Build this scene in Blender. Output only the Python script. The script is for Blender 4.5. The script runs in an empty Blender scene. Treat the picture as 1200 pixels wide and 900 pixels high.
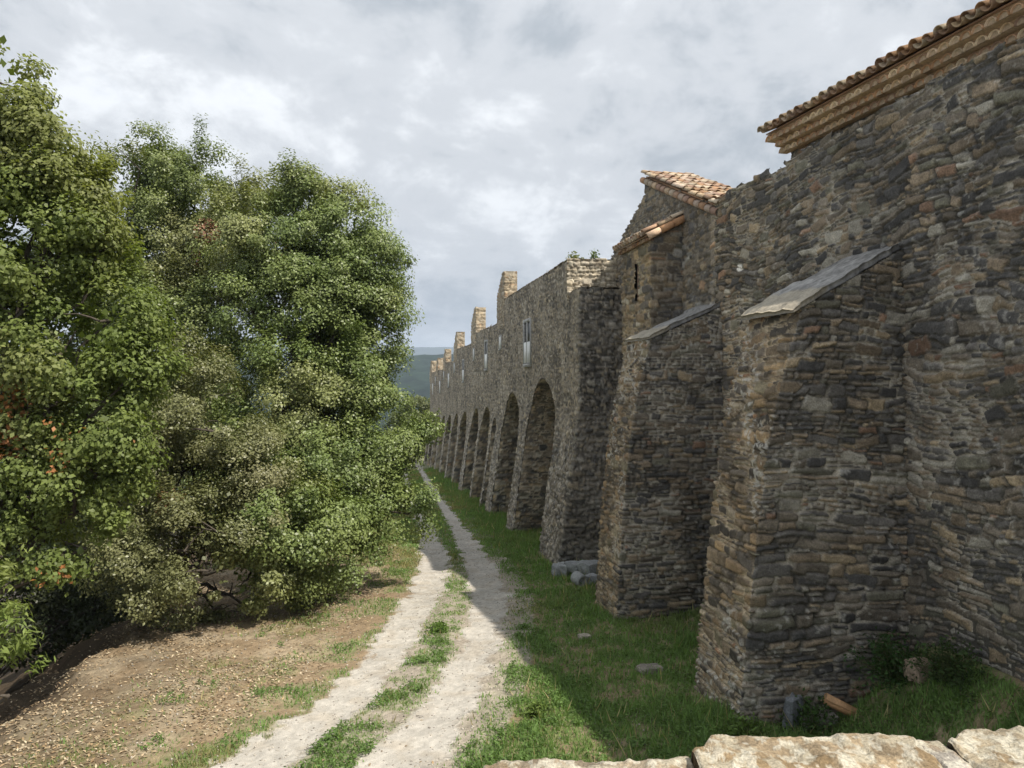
import bpy, math, random
import numpy as np
from mathutils import Vector

# ------------------------------------------------------------------ camera, sky, sun, exposure
SC = bpy.context.scene
COL = SC.collection
YAW = math.radians(10.07)
cam = bpy.data.cameras.new('camera')
cam.lens = 27.03; cam.sensor_width = 36; cam.clip_start = 0.05; cam.clip_end = 30000
camo = bpy.data.objects.new('camera', cam); COL.objects.link(camo)
camo.rotation_euler = (math.radians(90 - 0.32), 0, -YAW)
SC.camera = camo

SUN_DIR = Vector((1.0, -0.95, 1.0 / 0.52)).normalized()      # towards the sun
SUN_EL = math.asin(SUN_DIR.z)
sun = bpy.data.lights.new('sun', 'SUN'); sun.energy = 4.5; sun.angle = math.radians(0.6)
sun.color = (1.0, 0.93, 0.82)
suno = bpy.data.objects.new('sun', sun); COL.objects.link(suno)
suno.rotation_euler = (-SUN_DIR).to_track_quat('-Z', 'Y').to_euler()

world = bpy.data.worlds.new('World'); SC.world = world; world.use_nodes = True
nt = world.node_tree; nt.nodes.clear()
def wn(t, **k):
    n = nt.nodes.new(t)
    for a, b in k.items(): setattr(n, a, b)
    return n
def lk(a, b): nt.links.new(a, b)
out = wn('ShaderNodeOutputWorld'); bg = wn('ShaderNodeBackground'); bg.inputs[1].default_value = 0.1
sky = wn('ShaderNodeTexSky', sky_type='NISHITA'); sky.sun_disc = False
sky.sun_elevation = SUN_EL; sky.sun_rotation = math.atan2(SUN_DIR.x, SUN_DIR.y)
tc = wn('ShaderNodeTexCoord'); sep = wn('ShaderNodeSeparateXYZ'); lk(tc.outputs['Generated'], sep.inputs[0])
zz = wn('ShaderNodeMath', operation='MAXIMUM'); lk(sep.outputs[2], zz.inputs[0]); zz.inputs[1].default_value = 0.0
za = wn('ShaderNodeMath', operation='ADD'); lk(zz.outputs[0], za.inputs[0]); za.inputs[1].default_value = 0.45
dv = []
for i in (0, 1):
    d = wn('ShaderNodeMath', operation='DIVIDE'); lk(sep.outputs[i], d.inputs[0]); lk(za.outputs[0], d.inputs[1]); dv.append(d)
cmb = wn('ShaderNodeCombineXYZ'); lk(dv[0].outputs[0], cmb.inputs[0]); lk(dv[1].outputs[0], cmb.inputs[1])
def cloud(scale, detail, rough, dist, off):
    m = wn('ShaderNodeMapping'); m.inputs['Location'].default_value = off; lk(cmb.outputs[0], m.inputs[0])
    n = wn('ShaderNodeTexNoise'); n.inputs['Scale'].default_value = scale; n.inputs['Detail'].default_value = detail
    n.inputs['Roughness'].default_value = rough; n.inputs['Distortion'].default_value = dist
    lk(m.outputs[0], n.inputs['Vector']); return n
c1 = cloud(2.1, 9, 0.58, 0.2, (3.1, 1.7, 0.4)); c2 = cloud(5.2, 10, 0.6, 0.25, (7.7, 2.2, 3.4))
mixn = wn('ShaderNodeMix', data_type='FLOAT'); mixn.inputs[0].default_value = 0.5
lk(c1.outputs['Fac'], mixn.inputs[2]); lk(c2.outputs['Fac'], mixn.inputs[3])
ramp = wn('ShaderNodeValToRGB'); cr = ramp.color_ramp; cr.interpolation = 'EASE'
cr.elements[0].position = 0.39; cr.elements[0].color = (0.41, 0.45, 0.495, 1)
cr.elements[1].position = 0.61; cr.elements[1].color = (0.86, 0.885, 0.915, 1)
e = cr.elements.new(0.5); e.color = (0.61, 0.635, 0.67, 1)
lk(mixn.outputs[0], ramp.inputs[0])
# height in the sky: the cloud deck is greyer low down
hr = wn('ShaderNodeMapRange'); lk(zz.outputs[0], hr.inputs[0])
hr.inputs[1].default_value = 0.0; hr.inputs[2].default_value = 0.5; hr.inputs[3].default_value = 8.7; hr.inputs[4].default_value = 10.2
cs = wn('ShaderNodeVectorMath', operation='SCALE'); lk(ramp.outputs[0], cs.inputs[0]); lk(hr.outputs[0], cs.inputs['Scale'])
hole = cloud(1.5, 7, 0.55, 0.3, (1.2, 8.8, 2.0))
hm = wn('ShaderNodeMapRange', interpolation_type='SMOOTHSTEP'); lk(hole.outputs['Fac'], hm.inputs[0])
hm.inputs[1].default_value = 0.62; hm.inputs[2].default_value = 0.74; hm.inputs[3].default_value = 1.0; hm.inputs[4].default_value = 0.25
mx = wn('ShaderNodeMix', data_type='RGBA'); lk(hm.outputs[0], mx.inputs[0]); lk(sky.outputs[0], mx.inputs[6]); lk(cs.outputs[0], mx.inputs[7])
lk(mx.outputs[2], bg.inputs[0]); lk(bg.outputs[0], out.inputs[0])
SC.view_settings.view_transform = 'Standard'; SC.view_settings.look = 'None'
SC.view_settings.exposure = 0.32; SC.view_settings.gamma = 1.0; SC.view_settings.use_curve_mapping = False
SC.cycles.max_bounces = 6; SC.cycles.diffuse_bounces = 4; SC.cycles.volume_bounces = 0
SC.cycles.transparent_max_bounces = 8
SC.cycles.use_denoising = True

# ------------------------------------------------------------------ numeric helpers
RS = np.random.RandomState
def _h(ix, iy, iz, seed):
    n = (ix.astype(np.int64) * 374761393 + iy.astype(np.int64) * 668265263 + iz.astype(np.int64) * 2147483647 + seed * 974634)
    n = (n ^ (n >> 13)) * 1274126177 & 0xffffffff
    n = (n ^ (n >> 16)) * 2246822519 & 0xffffffff
    return ((n ^ (n >> 15)) & 0xffffff) / float(0xffffff)
def noise2(x, y, seed=0):
    x = np.asarray(x, float); y = np.asarray(y, float)
    ix = np.floor(x); iy = np.floor(y); fx = x - ix; fy = y - iy
    fx = fx * fx * (3 - 2 * fx); fy = fy * fy * (3 - 2 * fy); z = np.zeros_like(ix)
    a = _h(ix, iy, z, seed); b = _h(ix + 1, iy, z, seed); c = _h(ix, iy + 1, z, seed); d = _h(ix + 1, iy + 1, z, seed)
    return (a * (1 - fx) + b * fx) * (1 - fy) + (c * (1 - fx) + d * fx) * fy
def fbm(x, y, seed=0, oct=4, rough=0.5):
    t = 0; a = 1; s = 0
    for i in range(oct):
        t = t + a * noise2(x * 2 ** i, y * 2 ** i, seed + i * 17); s += a; a *= rough
    return t / s
def sstep(a, b, x):
    t = np.clip((x - a) / (b - a), 0, 1); return t * t * (3 - 2 * t)
def at(px, py, D):
    """point seen at photo pixel px, py at depth D"""
    u = (px - 600) / 901.0; s, c = math.sin(YAW), math.cos(YAW)
    return np.array([D * (s + c * u), D * (c - s * u), (445 - py) / 901.0 * D])

class MB:
    def __init__(self): self.v = []; self.l = []; self.s = []; self.c = []; self.n = 0
    def add(self, V, F, C=None):
        V = np.asarray(V, float).reshape(-1, 3)
        if not len(V): return self
        C = (1, 1, 1) if C is None else C
        C = np.asarray(C, float)
        if C.ndim == 1: C = np.tile(C[:3], (len(V), 1))
        self.v.append(V); self.c.append(C[:, :3])
        if isinstance(F, np.ndarray):
            self.l.append((F + self.n).ravel()); self.s.append(np.full(len(F), F.shape[1]))
        else:
            self.l.append(np.array([i + self.n for f in F for i in f], int)); self.s.append(np.array([len(f) for f in F], int))
        self.n += len(V); return self
    def box(self, x0, x1, y0, y1, z0, z1, C=None):
        V = [(x, y, z) for x in (x0, x1) for y in (y0, y1) for z in (z0, z1)]
        return self.add(V, [(0, 1, 3, 2), (4, 6, 7, 5), (0, 4, 5, 1), (2, 3, 7, 6), (0, 2, 6, 4), (1, 5, 7, 3)], C)
    def prism(self, poly, f, x0, x1, C=None):
        """polygon of (a,b) pairs extruded from x0 to x1; f maps (x,a,b) to xyz"""
        n = len(poly)
        V = [f(x0, a, b) for a, b in poly] + [f(x1, a, b) for a, b in poly]
        F = [tuple(range(n)), tuple(range(2 * n - 1, n - 1, -1))] + [(i, i + n, (i + 1) % n + n, (i + 1) % n) for i in range(n)]
        return self.add(V, F, C)
    def tube(self, pts, rad, C=None, seg=7):
        pts = np.asarray(pts, float); n = len(pts); V = []
        for i in range(n):
            d = pts[min(i + 1, n - 1)] - pts[max(i - 1, 0)]; d /= np.linalg.norm(d) + 1e-9
            a = np.cross(d, (0.31, 0.95, 0.1) if abs(d[2]) > .7 else (0, 0, 1)); a /= np.linalg.norm(a); b = np.cross(d, a)
            for k in range(seg):
                t = 2 * math.pi * k / seg; V.append(pts[i] + rad[i] * (math.cos(t) * a + math.sin(t) * b))
        F = [(i * seg + k, i * seg + (k + 1) % seg, (i + 1) * seg + (k + 1) % seg, (i + 1) * seg + k) for i in range(n - 1) for k in range(seg)]
        F += [tuple(range(seg)), tuple(range((n - 1) * seg, n * seg))[::-1]]
        return self.add(V, F, C)
    def build(self, name, mat, parent=None, smooth=False):
        m = bpy.data.meshes.new(name)
        V = np.concatenate(self.v); L = np.concatenate(self.l); S = np.concatenate(self.s); C = np.concatenate(self.c)
        m.vertices.add(len(V)); m.vertices.foreach_set('co', V.astype(np.float32).ravel())
        m.loops.add(len(L)); m.loops.foreach_set('vertex_index', L.astype(np.int32))
        m.polygons.add(len(S)); st = np.concatenate(([0], np.cumsum(S)[:-1]))
        m.polygons.foreach_set('loop_start', st.astype(np.int32))
        if smooth: m.polygons.foreach_set('use_smooth', np.ones(len(S), bool))
        ca = m.color_attributes.new('Col', 'FLOAT_COLOR', 'POINT')
        ca.data.foreach_set('color', np.concatenate([C, np.ones((len(C), 1))], 1).astype(np.float32).ravel())
        m.update(calc_edges=True); m.validate()
        m.materials.append(mat)
        o = bpy.data.objects.new(name, m); COL.objects.link(o)
        if parent is not None:
            o.parent = parent
            w = parent
            off = Vector((0, 0, 0))
            while w is not None: off += w.location; w = w.parent
            o.matrix_parent_inverse.identity()
            if off.length > 0: m.transform(__import__('mathutils').Matrix.Translation(-off))
        return o
def thing(name, label, cat, loc=(0, 0, 0), group=None):
    o = bpy.data.objects.new(name, None); COL.objects.link(o); o.empty_display_size = 0.3
    o.location = loc; return tag(o, label, cat, group)
def tag(o, label=None, cat=None, group=None, kind=None):
    for k, v in (('label', label), ('category', cat), ('group', group), ('kind', kind)):
        if v: o[k] = v
    return o

# ------------------------------------------------------------------ materials
def mat_col(name, rough=0.9, nscale=30, namp=0.3, bump=0.3, bdist=0.01, spec=0.2, nscale2=4, namp2=0.2):
    """material of its own mesh colour, broken up by two noises and a fine bump"""
    m = bpy.data.materials.new(name); m.use_nodes = True; t = m.node_tree; t.nodes.clear()
    o = t.nodes.new('ShaderNodeOutputMaterial'); p = t.nodes.new('ShaderNodeBsdfPrincipled'); t.links.new(p.outputs[0], o.inputs[0])
    p.inputs['Roughness'].default_value = rough; p.inputs['Specular IOR Level'].default_value = spec
    a = t.nodes.new('ShaderNodeAttribute'); a.attribute_name = 'Col'
    g = t.nodes.new('ShaderNodeNewGeometry')
    cur = a.outputs['Color']
    for sc_, am in ((nscale, namp), (nscale2, namp2)):
        n = t.nodes.new('ShaderNodeTexNoise'); n.inputs['Scale'].default_value = sc_; n.inputs['Detail'].default_value = 5; n.inputs['Roughness'].default_value = .6
        t.links.new(g.outputs['Position'], n.inputs['Vector'])
        r = t.nodes.new('ShaderNodeMapRange'); t.links.new(n.outputs['Fac'], r.inputs[0])
        r.inputs[1].default_value = .25; r.inputs[2].default_value = .75; r.inputs[3].default_value = 1 - am; r.inputs[4].default_value = 1 + am
        s = t.nodes.new('ShaderNodeVectorMath'); s.operation = 'SCALE'; t.links.new(cur, s.inputs[0]); t.links.new(r.outputs[0], s.inputs['Scale'])
        cur = s.outputs[0]
        if sc_ == nscale: nf = n
    t.links.new(cur, p.inputs['Base Color'])
    if bump:
        b = t.nodes.new('ShaderNodeBump'); b.inputs['Strength'].default_value = bump; b.inputs['Distance'].default_value = bdist
        t.links.new(nf.outputs['Fac'], b.inputs['Height']); t.links.new(b.outputs[0], p.inputs['Normal'])
    return m
def mat_leaf(name, trans=0.35, rough=0.5, spec=0.35, tint=(1.15, 1.2, 0.5)):
    m = bpy.data.materials.new(name); m.use_nodes = True; t = m.node_tree; t.nodes.clear()
    o = t.nodes.new('ShaderNodeOutputMaterial'); p = t.nodes.new('ShaderNodeBsdfPrincipled')
    p.inputs['Roughness'].default_value = rough; p.inputs['Specular IOR Level'].default_value = spec
    a = t.nodes.new('ShaderNodeAttribute'); a.attribute_name = 'Col'; t.links.new(a.outputs['Color'], p.inputs['Base Color'])
    tr = t.nodes.new('ShaderNodeBsdfTranslucent')
    s = t.nodes.new('ShaderNodeVectorMath'); s.operation = 'MULTIPLY'; t.links.new(a.outputs['Color'], s.inputs[0]); s.inputs[1].default_value = tint
    t.links.new(s.outputs[0], tr.inputs['Color'])
    x = t.nodes.new('ShaderNodeMixShader'); x.inputs[0].default_value = trans
    t.links.new(p.outputs[0], x.inputs[1]); t.links.new(tr.outputs[0], x.inputs[2]); t.links.new(x.outputs[0], o.inputs[0])
    return m
M_STONE = mat_col('rubble_stone', .86, 40, .48, .9, .014, .3, 3, .14)
M_CAP = mat_col('slate_slab', .75, 22, .35, .5, .015, .35, 3, .25)
M_TILE = mat_col('clay_tile', .85, 30, .3, .3, .006, .2, 5, .22)
M_PLAIN = mat_col('mason_core', .95, 14, .3, .3, .02, .1)
M_WHITE = mat_col('white_paint', .5, 20, .05, .05, .002, .3)
M_GLASS = mat_col('dark_glass', .08, 4, .1, 0, .01, .5)
M_GROUND = mat_col('soil_and_gravel', .95, 38, .36, .8, .02, .1, 2.3, .16)
M_PATH = mat_col('pale_gravel', .95, 55, .24, .9, .015, .1, 5, .10)
M_BARK = mat_col('bark', .95, 22, .35, .7, .02, .1)
M_OAK = mat_leaf('holm_oak_leaf', .25, .42, .45)
M_BROAD = mat_leaf('broad_leaf', .38, .5, .3)
M_GRASS = mat_leaf('grass_blade', .35, .6, .2)
M_LITTER = mat_col('leaf_litter', .9, 40, .3, 0, .01, .15)
M_PARA = mat_col('lichen_stone', .92, 150, .45, 1.0, .006, .2, 11, .28)

# ------------------------------------------------------------------ rubble masonry
PAL_DARK = [((.135, .125, .113), 5), ((.185, .157, .122), 5.5), ((.235, .185, .13), 4), ((.082, .078, .074), 5), ((.30, .235, .155), 2), ((.31, .285, .235), 2.0), ((.24, .155, .105), .7), ((.165, .155, .117), 2.5)]
PAL_WARM = [((.25, .205, .15), 5), ((.19, .165, .13), 4), ((.31, .245, .16), 3.4), ((.125, .117, .107), 3.4), ((.33, .31, .27), 2.2), ((.32, .21, .13), 1)]
PAL_FACADE = [((.33, .275, .205), 5), ((.26, .222, .17), 4), ((.40, .325, .22), 3), ((.13, .115, .095), 3.4), ((.46, .405, .32), 2)]
class Style:
    def __init__(s, h=(.07, .19), asp=(1.0, 3.6), gap=.011, proud=.035, warp=.05, pal=PAL_DARK, mortar=(.44, .40, .33), mdark=.3, speck=0.4, split=.28, rot=.14, bright=1.0, seed=0, big=(.62, .34, .33)):
        s.__dict__.update(locals())
def stones(S, T, st, seed):
    rng = RS(seed + 11)
    Sw = S + st.warp * 1.6 * (fbm(S * .8, T * .8, seed, 2) - .5) * 2 + st.warp * .55 * (noise2(S * 4.5, T * 4.5, seed + 5) - .5) * 2 + .012 * (noise2(S * 17, T * 17, seed + 6) - .5) * 2
    Tw = T + st.warp * 1.9 * (fbm(S * .55, T * .8, seed + 31, 2) - .5) * 2 + st.warp * .28 * (noise2(S * 3.5, T * 4.5, seed + 45) - .5) * 2 + .010 * (noise2(S * 17, T * 17, seed + 46) - .5) * 2
    s0 = Sw.min() - 1.2; K = Sw.max() - s0 + 2.5; t0 = Tw.min() - .4; t1 = Tw.max() + .6
    rows = [t0]
    while rows[-1] < t1:
        u = rng.rand(); rows.append(rows[-1] + st.h[0] + (st.h[1] - st.h[0]) * u ** 1.7)
    rows = np.array(rows); allc = []
    for r in range(len(rows) - 1):
        hh = rows[r + 1] - rows[r]; x = [0.0]
        while x[-1] < K - 1.3:
            x.append(x[-1] + max(.05, hh * (st.asp[0] + (st.asp[1] - st.asp[0]) * rng.rand() ** 1.6)))
        x[-1] = K - 1e-6 - .5; x.append(K - 1e-6)
        allc.append(r * K + np.array(x))
    E = np.concatenate(allc); n = len(E)
    rr = np.clip(np.searchsorted(rows, Tw, 'right') - 1, 0, len(rows) - 2)
    idx = np.clip(np.searchsorted(E, rr * K + (Sw - s0), 'right') - 1, 0, n - 2)
    R = rng.rand(2 * n + 2, 8)
    x0 = E[idx] - rr * K; x1 = E[idx + 1] - rr * K; y0 = rows[rr]; y1 = rows[rr + 1]; xx = Sw - s0
    sp = (R[idx * 2, 7] < st.split) & ((y1 - y0) > .09)
    f = y0 + (y1 - y0) * (.35 + .3 * R[idx * 2, 6]); up = sp & (Tw > f)
    y0 = np.where(up, f, y0); y1 = np.where(sp & ~up, f, y1)
    cid = idx * 2 + up; r = R[cid]
    hx = (x1 - x0) / 2; hy = (y1 - y0) / 2; px = xx - (x0 + x1) / 2; py = Tw - (y0 + y1) / 2
    a = (r[..., 0] - .5) * 2 * st.rot * np.minimum(1, 1.3 * hy / hx + .25)
    qx = px * np.cos(a) + py * np.sin(a); qy = -px * np.sin(a) + py * np.cos(a)
    def sdf(qx, qy, hx, hy, r):
        rad = np.minimum(hx, hy) * (.10 + .45 * r[..., 1] ** 2)
        ax = np.abs(qx) - (hx - rad); ay = np.abs(qy) - (hy - rad)
        sd = np.hypot(np.maximum(ax, 0), np.maximum(ay, 0)) + np.minimum(np.maximum(ax, ay), 0) - rad
        for k in range(3):      # broken corners
            th = 6.283 * (r[..., 1 + k] * 7.31 % 1.0); off = .78 + .34 * (r[..., 5 - k] * 5.77 % 1.0)
            cx, cy = np.cos(th), np.sin(th); ext = hx * np.abs(cx) + hy * np.abs(cy)
            sd = np.maximum(sd, (qx * cx + qy * cy) - ext * off * .93)
        return sd
    dep = -sdf(qx, qy, hx, hy, r) - st.gap * (.3 + 1.2 * r[..., 2])
    zc = T - py; u = qx / hx; v = qy / hy
    # now and then a much bigger block, built over the courses
    g = st.big
    if g:
        i = np.floor(Sw / g[0]); rb = np.floor(Tw / g[1]); i = np.floor(Sw / g[0] + .37 * rb)
        rr2 = np.stack([_h(i, rb, 0 * i, seed + 300 + k) for k in range(8)], -1)
        cx = (i + .5 - .37 * rb) * g[0] + (rr2[..., 0] - .5) * .25 * g[0]; cy = (rb + .5) * g[1] + (rr2[..., 1] - .5) * .25 * g[1]
        bx = g[0] * (.20 + .17 * rr2[..., 2]); by = g[1] * (.22 + .15 * rr2[..., 3]); an = (rr2[..., 4] - .5) * .5
        p_, q_ = Sw - cx, Tw - cy; p2 = p_ * np.cos(an) + q_ * np.sin(an); q2 = -p_ * np.sin(an) + q_ * np.cos(an)
        sb = sdf(p2, q2, bx, by, rr2); on = rr2[..., 5] < g[2]
        db = np.where(on, -sb - .006, -9); take = db > -.014
        dep = np.where(take, db, np.where(on, np.minimum(dep, -db - .014), dep)); r = np.where(take[..., None], rr2, r)
        zc = np.where(take, cy + (T - Tw), zc); u = np.where(take, p2 / bx, u); v = np.where(take, q2 / by, v)
    return dep, r, zc, u, v
def stone_cols(dep, r, S, T, st, seed):
    w = np.array([p[1] for p in st.pal]); w = np.cumsum(w / w.sum()); P = np.array([p[0] for p in st.pal])
    k = np.clip(np.searchsorted(w, r[..., 3]), 0, len(P) - 1)
    c = P[k] * (.72 + .56 * r[..., 4])[..., None]
    n1 = fbm(S * 9, T * 13, seed + 70, 4, .65); n2 = fbm(S * .7, T * .7, seed + 80, 3)
    c = c * (.45 + 1.1 * n1)[..., None]
    mor = np.array(st.mortar) * (st.mdark + (1.05 - st.mdark) * sstep(.38, .62, fbm(S * 1.3, T * 1.3, seed + 90, 3)))[..., None] * (.7 + .6 * n1)[..., None]
    f = sstep(-.004, .006, dep)[..., None]
    c = mor * (1 - f) + c * f
    c = c * (1 - .45 * sstep(-.002, -.02, dep) * (1 - sstep(.45, .6, fbm(S * 1.3, T * 1.3, seed + 90, 3))))[..., None]
    c = c * (.80 + .4 * n2)[..., None]
    if st.speck:
        s = sstep(.70, .78, fbm(S * 14, T * 14, seed + 99, 2)) * sstep(.45, .62, fbm(S * 1.1, T * 1.1, seed + 98, 2)) * st.speck
        c = c * (1 - s[..., None]) + np.array((.50, .48, .43)) * s[..., None]
    return c * st.bright
def disp(dep, r, u, v, S, T, st, seed):
    h = np.where(dep > 0, (.55 + .9 * r[..., 5]) * st.proud * (1 - np.exp(-np.maximum(dep, 0) / .006)), np.maximum(dep * 1.6, -.03))
    h = h + np.where(dep > 0, st.proud * .8 * ((r[..., 6] - .5) * u + (r[..., 7] - .5) * v) * 1.4 * np.clip(dep / .02, 0, 1), 0)
    return h + .016 * (fbm(S * 12, T * 19, seed + 60, 4, .65) - .5) + .05 * (fbm(S * .6, T * .6, seed + 61, 2) - .5)
def sheet(mb, s, z, pos, st, seed, keep=None, sign=1, swap=False, extra=None):
    """a displaced masonry sheet: pos(S,Z) gives the plain surface; keep(P, zc) drops whole stones"""
    S, Z = np.meshgrid(s, z, indexing='ij')
    P = np.stack(pos(S, Z), -1)
    d1 = np.gradient(P, axis=0); d2 = np.gradient(P, axis=1); N = np.cross(d1, d2); N /= np.linalg.norm(N, axis=-1, keepdims=True) + 1e-12
    a, b = (Z, S) if swap else (S, Z)
    dep, r, tc_, u, v = stones(a, b, st, seed)
    h = disp(dep, r, u, v, a, b, st, seed)
    C = stone_cols(dep, r, a, b, st, seed)
    if extra is not None: C, h = extra(S, Z, P, C, h)
    P2 = P + sign * N * h[..., None]
    k = np.ones(S.shape, bool) if keep is None else keep(P, tc_, S, Z)
    ns, nz = S.shape
    fm = k[:-1, :-1] & k[1:, :-1] & k[:-1, 1:] & k[1:, 1:]
    I = np.arange(ns * nz).reshape(ns, nz)
    F = np.stack([I[:-1, :-1][fm], I[1:, :-1][fm], I[1:, 1:][fm], I[:-1, 1:][fm]], -1)
    used = np.unique(F); mp = np.full(ns * nz, -1); mp[used] = np.arange(len(used))
    mb.add(P2.reshape(-1, 3)[used], mp[F], C.reshape(-1, 3)[used]); return mb
def var_steps(a, b, fn):
    o = [a]
    while o[-1] < b: o.append(o[-1] + fn(o[-1]))
    o[-1] = b; return np.array(o)

# ------------------------------------------------------------------ the ground
W = 6.2; WN = 7.84
LT = [(-2.9, 7.5), (-1.62, 10.3), (-.62, 12.25), (.18, 14.8), (1.0, 18.8), (1.75, 23), (2.05, 27.9), (2.1, 38.9), (2.4, 64), (3.4, 95)]
RT = [(-.9, 7.5), (.28, 9.95), (1.2, 12.26), (1.98, 14.95), (2.85, 19.3), (3.2, 24.1), (3.5, 33.5), (3.7, 48), (4.5, 84), (4.9, 95)]
def track_d(X, Y, tr):
    t = np.array(tr); cx = np.interp(Y, t[:, 1], t[:, 0]); sl = np.gradient(t[:, 0], t[:, 1]); k = np.interp(Y, t[:, 1], sl)
    return (X - cx) / np.sqrt(1 + k * k)
def gz(X, Y):
    X = np.asarray(X, float); Y = np.asarray(Y, float)
    z = -4.4 - .058 * np.clip(Y, -20, 110)
    z = z + .10 * (fbm(X * .45, Y * .45, 3, 3) - .5) + .05 * (fbm(X * 2.1, Y * 2.1, 9, 3) - .5)
    # hollow under the trees on the left, past the bank
    e = -5.15 + 1.0 * (fbm(Y * .7, Y * 0, 4, 3) - .5)
    dl = np.maximum(e - X, 0); z = z - np.minimum(dl * .62, 9 + .25 * dl) + np.minimum(dl, 1) * (.9 * (fbm(X * .9, Y * .9, 33, 3) - .5) + .3 * (fbm(X * 3.5, Y * 3.5, 34, 2) - .5))
    # earth banked against the foot of the near wall
    z = z + 1.15 * sstep(6.2, 7.9, X) * sstep(10.5, 9.7, Y) * sstep(-2, 5, Y) + .25 * sstep(6.4, 7.6, X) * sstep(11, 13, Y) * sstep(24, 20, Y)
    z = z + sstep(-.6, -2, X) * (.16 * (fbm(X * 1.1, Y * 1.1, 15, 3) - .5) + .05 * (fbm(X * 5, Y * 5, 16, 2) - .5))
    # wheel ruts
    near = (Y < 95)
    z = z - .05 * near * (np.exp(-(track_d(X, Y, LT) / .5) ** 2) + np.exp(-(track_d(X, Y, RT) / .5) ** 2))
    # far off the land falls into the valley and rolls on
    d = np.hypot(X, Y)
    z = z - sstep(100, 500, d) * 70 - sstep(6, 60, X) * 0
    return z
gx = np.concatenate([-np.geomspace(9000, 12, 40), np.arange(-11.5, -6, .16), np.arange(-6, 6.6, .055), np.arange(6.6, 9, .12), np.geomspace(9.1, 9000, 36)])
gy = np.concatenate([-np.geomspace(3000, 3, 18), np.arange(-2, 7.5, .5), np.arange(7.5, 26, .065), var_steps(26, 110, lambda v: .1 + (v - 26) * .012), np.geomspace(112, 12000, 40)])
GX, GY = np.meshgrid(gx, gy, indexing='ij'); GZ = gz(GX, GY)
TL = track_d(GX, GY, LT); TR = track_d(GX, GY, RT)
nz1 = fbm(GX * 1.6, GY * 1.6, 21, 4); nz2 = fbm(GX * .5, GY * .5, 22, 3); nz3 = fbm(GX * 6, GY * 6, 23, 3)
def path_w(Y): return .34 + .14 * sstep(13, 9.5, Y) + .10 * sstep(16, 20, Y) - .22 * sstep(22, 38, Y)
PW = path_w(GY) + .5 * (nz1 - .5) + .36 * (nz3 - .5)
pm = np.minimum(np.abs(TL), np.abs(TR)) - PW           # <0 on the tracks
def grass_amount(X, Y, n1, n2, n3):
    tl = track_d(X, Y, LT); tr = track_d(X, Y, RT)
    mid = ((tl > 0) & (tr < 0)); left = tl < 0; right = tr > 0
    g = np.where(mid, sstep(.36, .58, n1 * .5 + n3 * .5) * .78 + .5 * sstep(16, 26, Y), 0)
    g = np.where(right, sstep(.15, 1.6, tr - 1.0 * (n1 - .35)) * (.3 + .7 * sstep(.36, .5, n1 * .4 + n3 * .6)) + .35 * sstep(.5, .6, n1), g)
    g = np.where(left, sstep(2.3, .3, -tl - 1.2 * (n2 - .5)) * sstep(.36, .56, n1) * .8 + .55 * sstep(.42, .58, n2) * sstep(4.6, 2, -tl) * sstep(.38, .6, n3), g)
    g = np.where(Y > 25, np.maximum(g, .85), g)
    return np.clip(g, 0, 1)
GA = grass_amount(GX, GY, nz1, nz2, nz3) * sstep(-.05, .12, pm)
c_grav = np.array((.48, .45, .40)); c_soil = np.array((.275, .205, .13)); c_soil2 = np.array((.36, .29, .20)); c_grass = np.array((.13, .155, .06))
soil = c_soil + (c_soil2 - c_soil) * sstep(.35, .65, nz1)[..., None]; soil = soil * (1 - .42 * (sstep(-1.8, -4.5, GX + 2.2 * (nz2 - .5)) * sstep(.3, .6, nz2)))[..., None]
midz = ((TL > -.2) & (TR < 1.1))[..., None]
soil = np.where(midz, soil * .45 + c_grav * .5, soil)
gcol = soil * (1 - GA[..., None] * .85) + c_grass * GA[..., None] * .85
pmask = sstep(.12, -.06, pm)[..., None]
gcol = gcol * (1 - pmask) + c_grav * pmask
far = sstep(95, 130, np.hypot(GX, GY))[..., None]
gcol = gcol * (1 - far) + np.array((.05, .07, .03)) * far
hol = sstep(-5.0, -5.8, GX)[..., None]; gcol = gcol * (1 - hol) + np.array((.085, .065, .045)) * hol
gcol *= (.8 + .4 * nz3)[..., None] * (.8 + .4 * RS(6).rand(*GX.shape))[..., None]
def gridfaces(mask):
    ns, nz = mask.shape; I = np.arange(ns * nz).reshape(ns, nz)
    fm = mask[:-1, :-1] & mask[1:, :-1] & mask[:-1, 1:] & mask[1:, 1:]
    return np.stack([I[:-1, :-1][fm], I[1:, :-1][fm], I[1:, 1:][fm], I[:-1, 1:][fm]], -1)
GP = np.stack([GX, GY, GZ], -1).reshape(-1, 3)
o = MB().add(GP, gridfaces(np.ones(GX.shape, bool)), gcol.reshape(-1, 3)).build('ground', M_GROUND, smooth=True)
tag(o, 'grassy and earthy ground falling gently along the stone walls', 'ground', kind='structure')
pmk = (pm < .03 + .07 * (nz3 - .5)) & (GY > 5) & (GY < 92)
F = gridfaces(pmk); used = np.unique(F); mp = np.full(GX.size, -1); mp[used] = np.arange(len(used))
mott = sstep(.52, .68, fbm(GX * 3.1, GY * 3.1, 61, 4))[..., None]; pc = (c_grav * (.87 + .26 * RS(5).rand(*GX.shape))[..., None] * (.78 + .42 * fbm(GX * 13, GY * 9, 62, 4, .7))[..., None] * (.84 + .3 * nz1)[..., None] * (1 - mott * np.array((.06, .09, .13)))).reshape(-1, 3)
tl_shift = 0
o = MB().add(GP[used] + (0, 0, .005), mp[F], pc[used]).build('path', M_PATH, smooth=True)
tag(o, 'pale gravel track of two wheel ruts running beside the walls', 'path', kind='structure')

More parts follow.
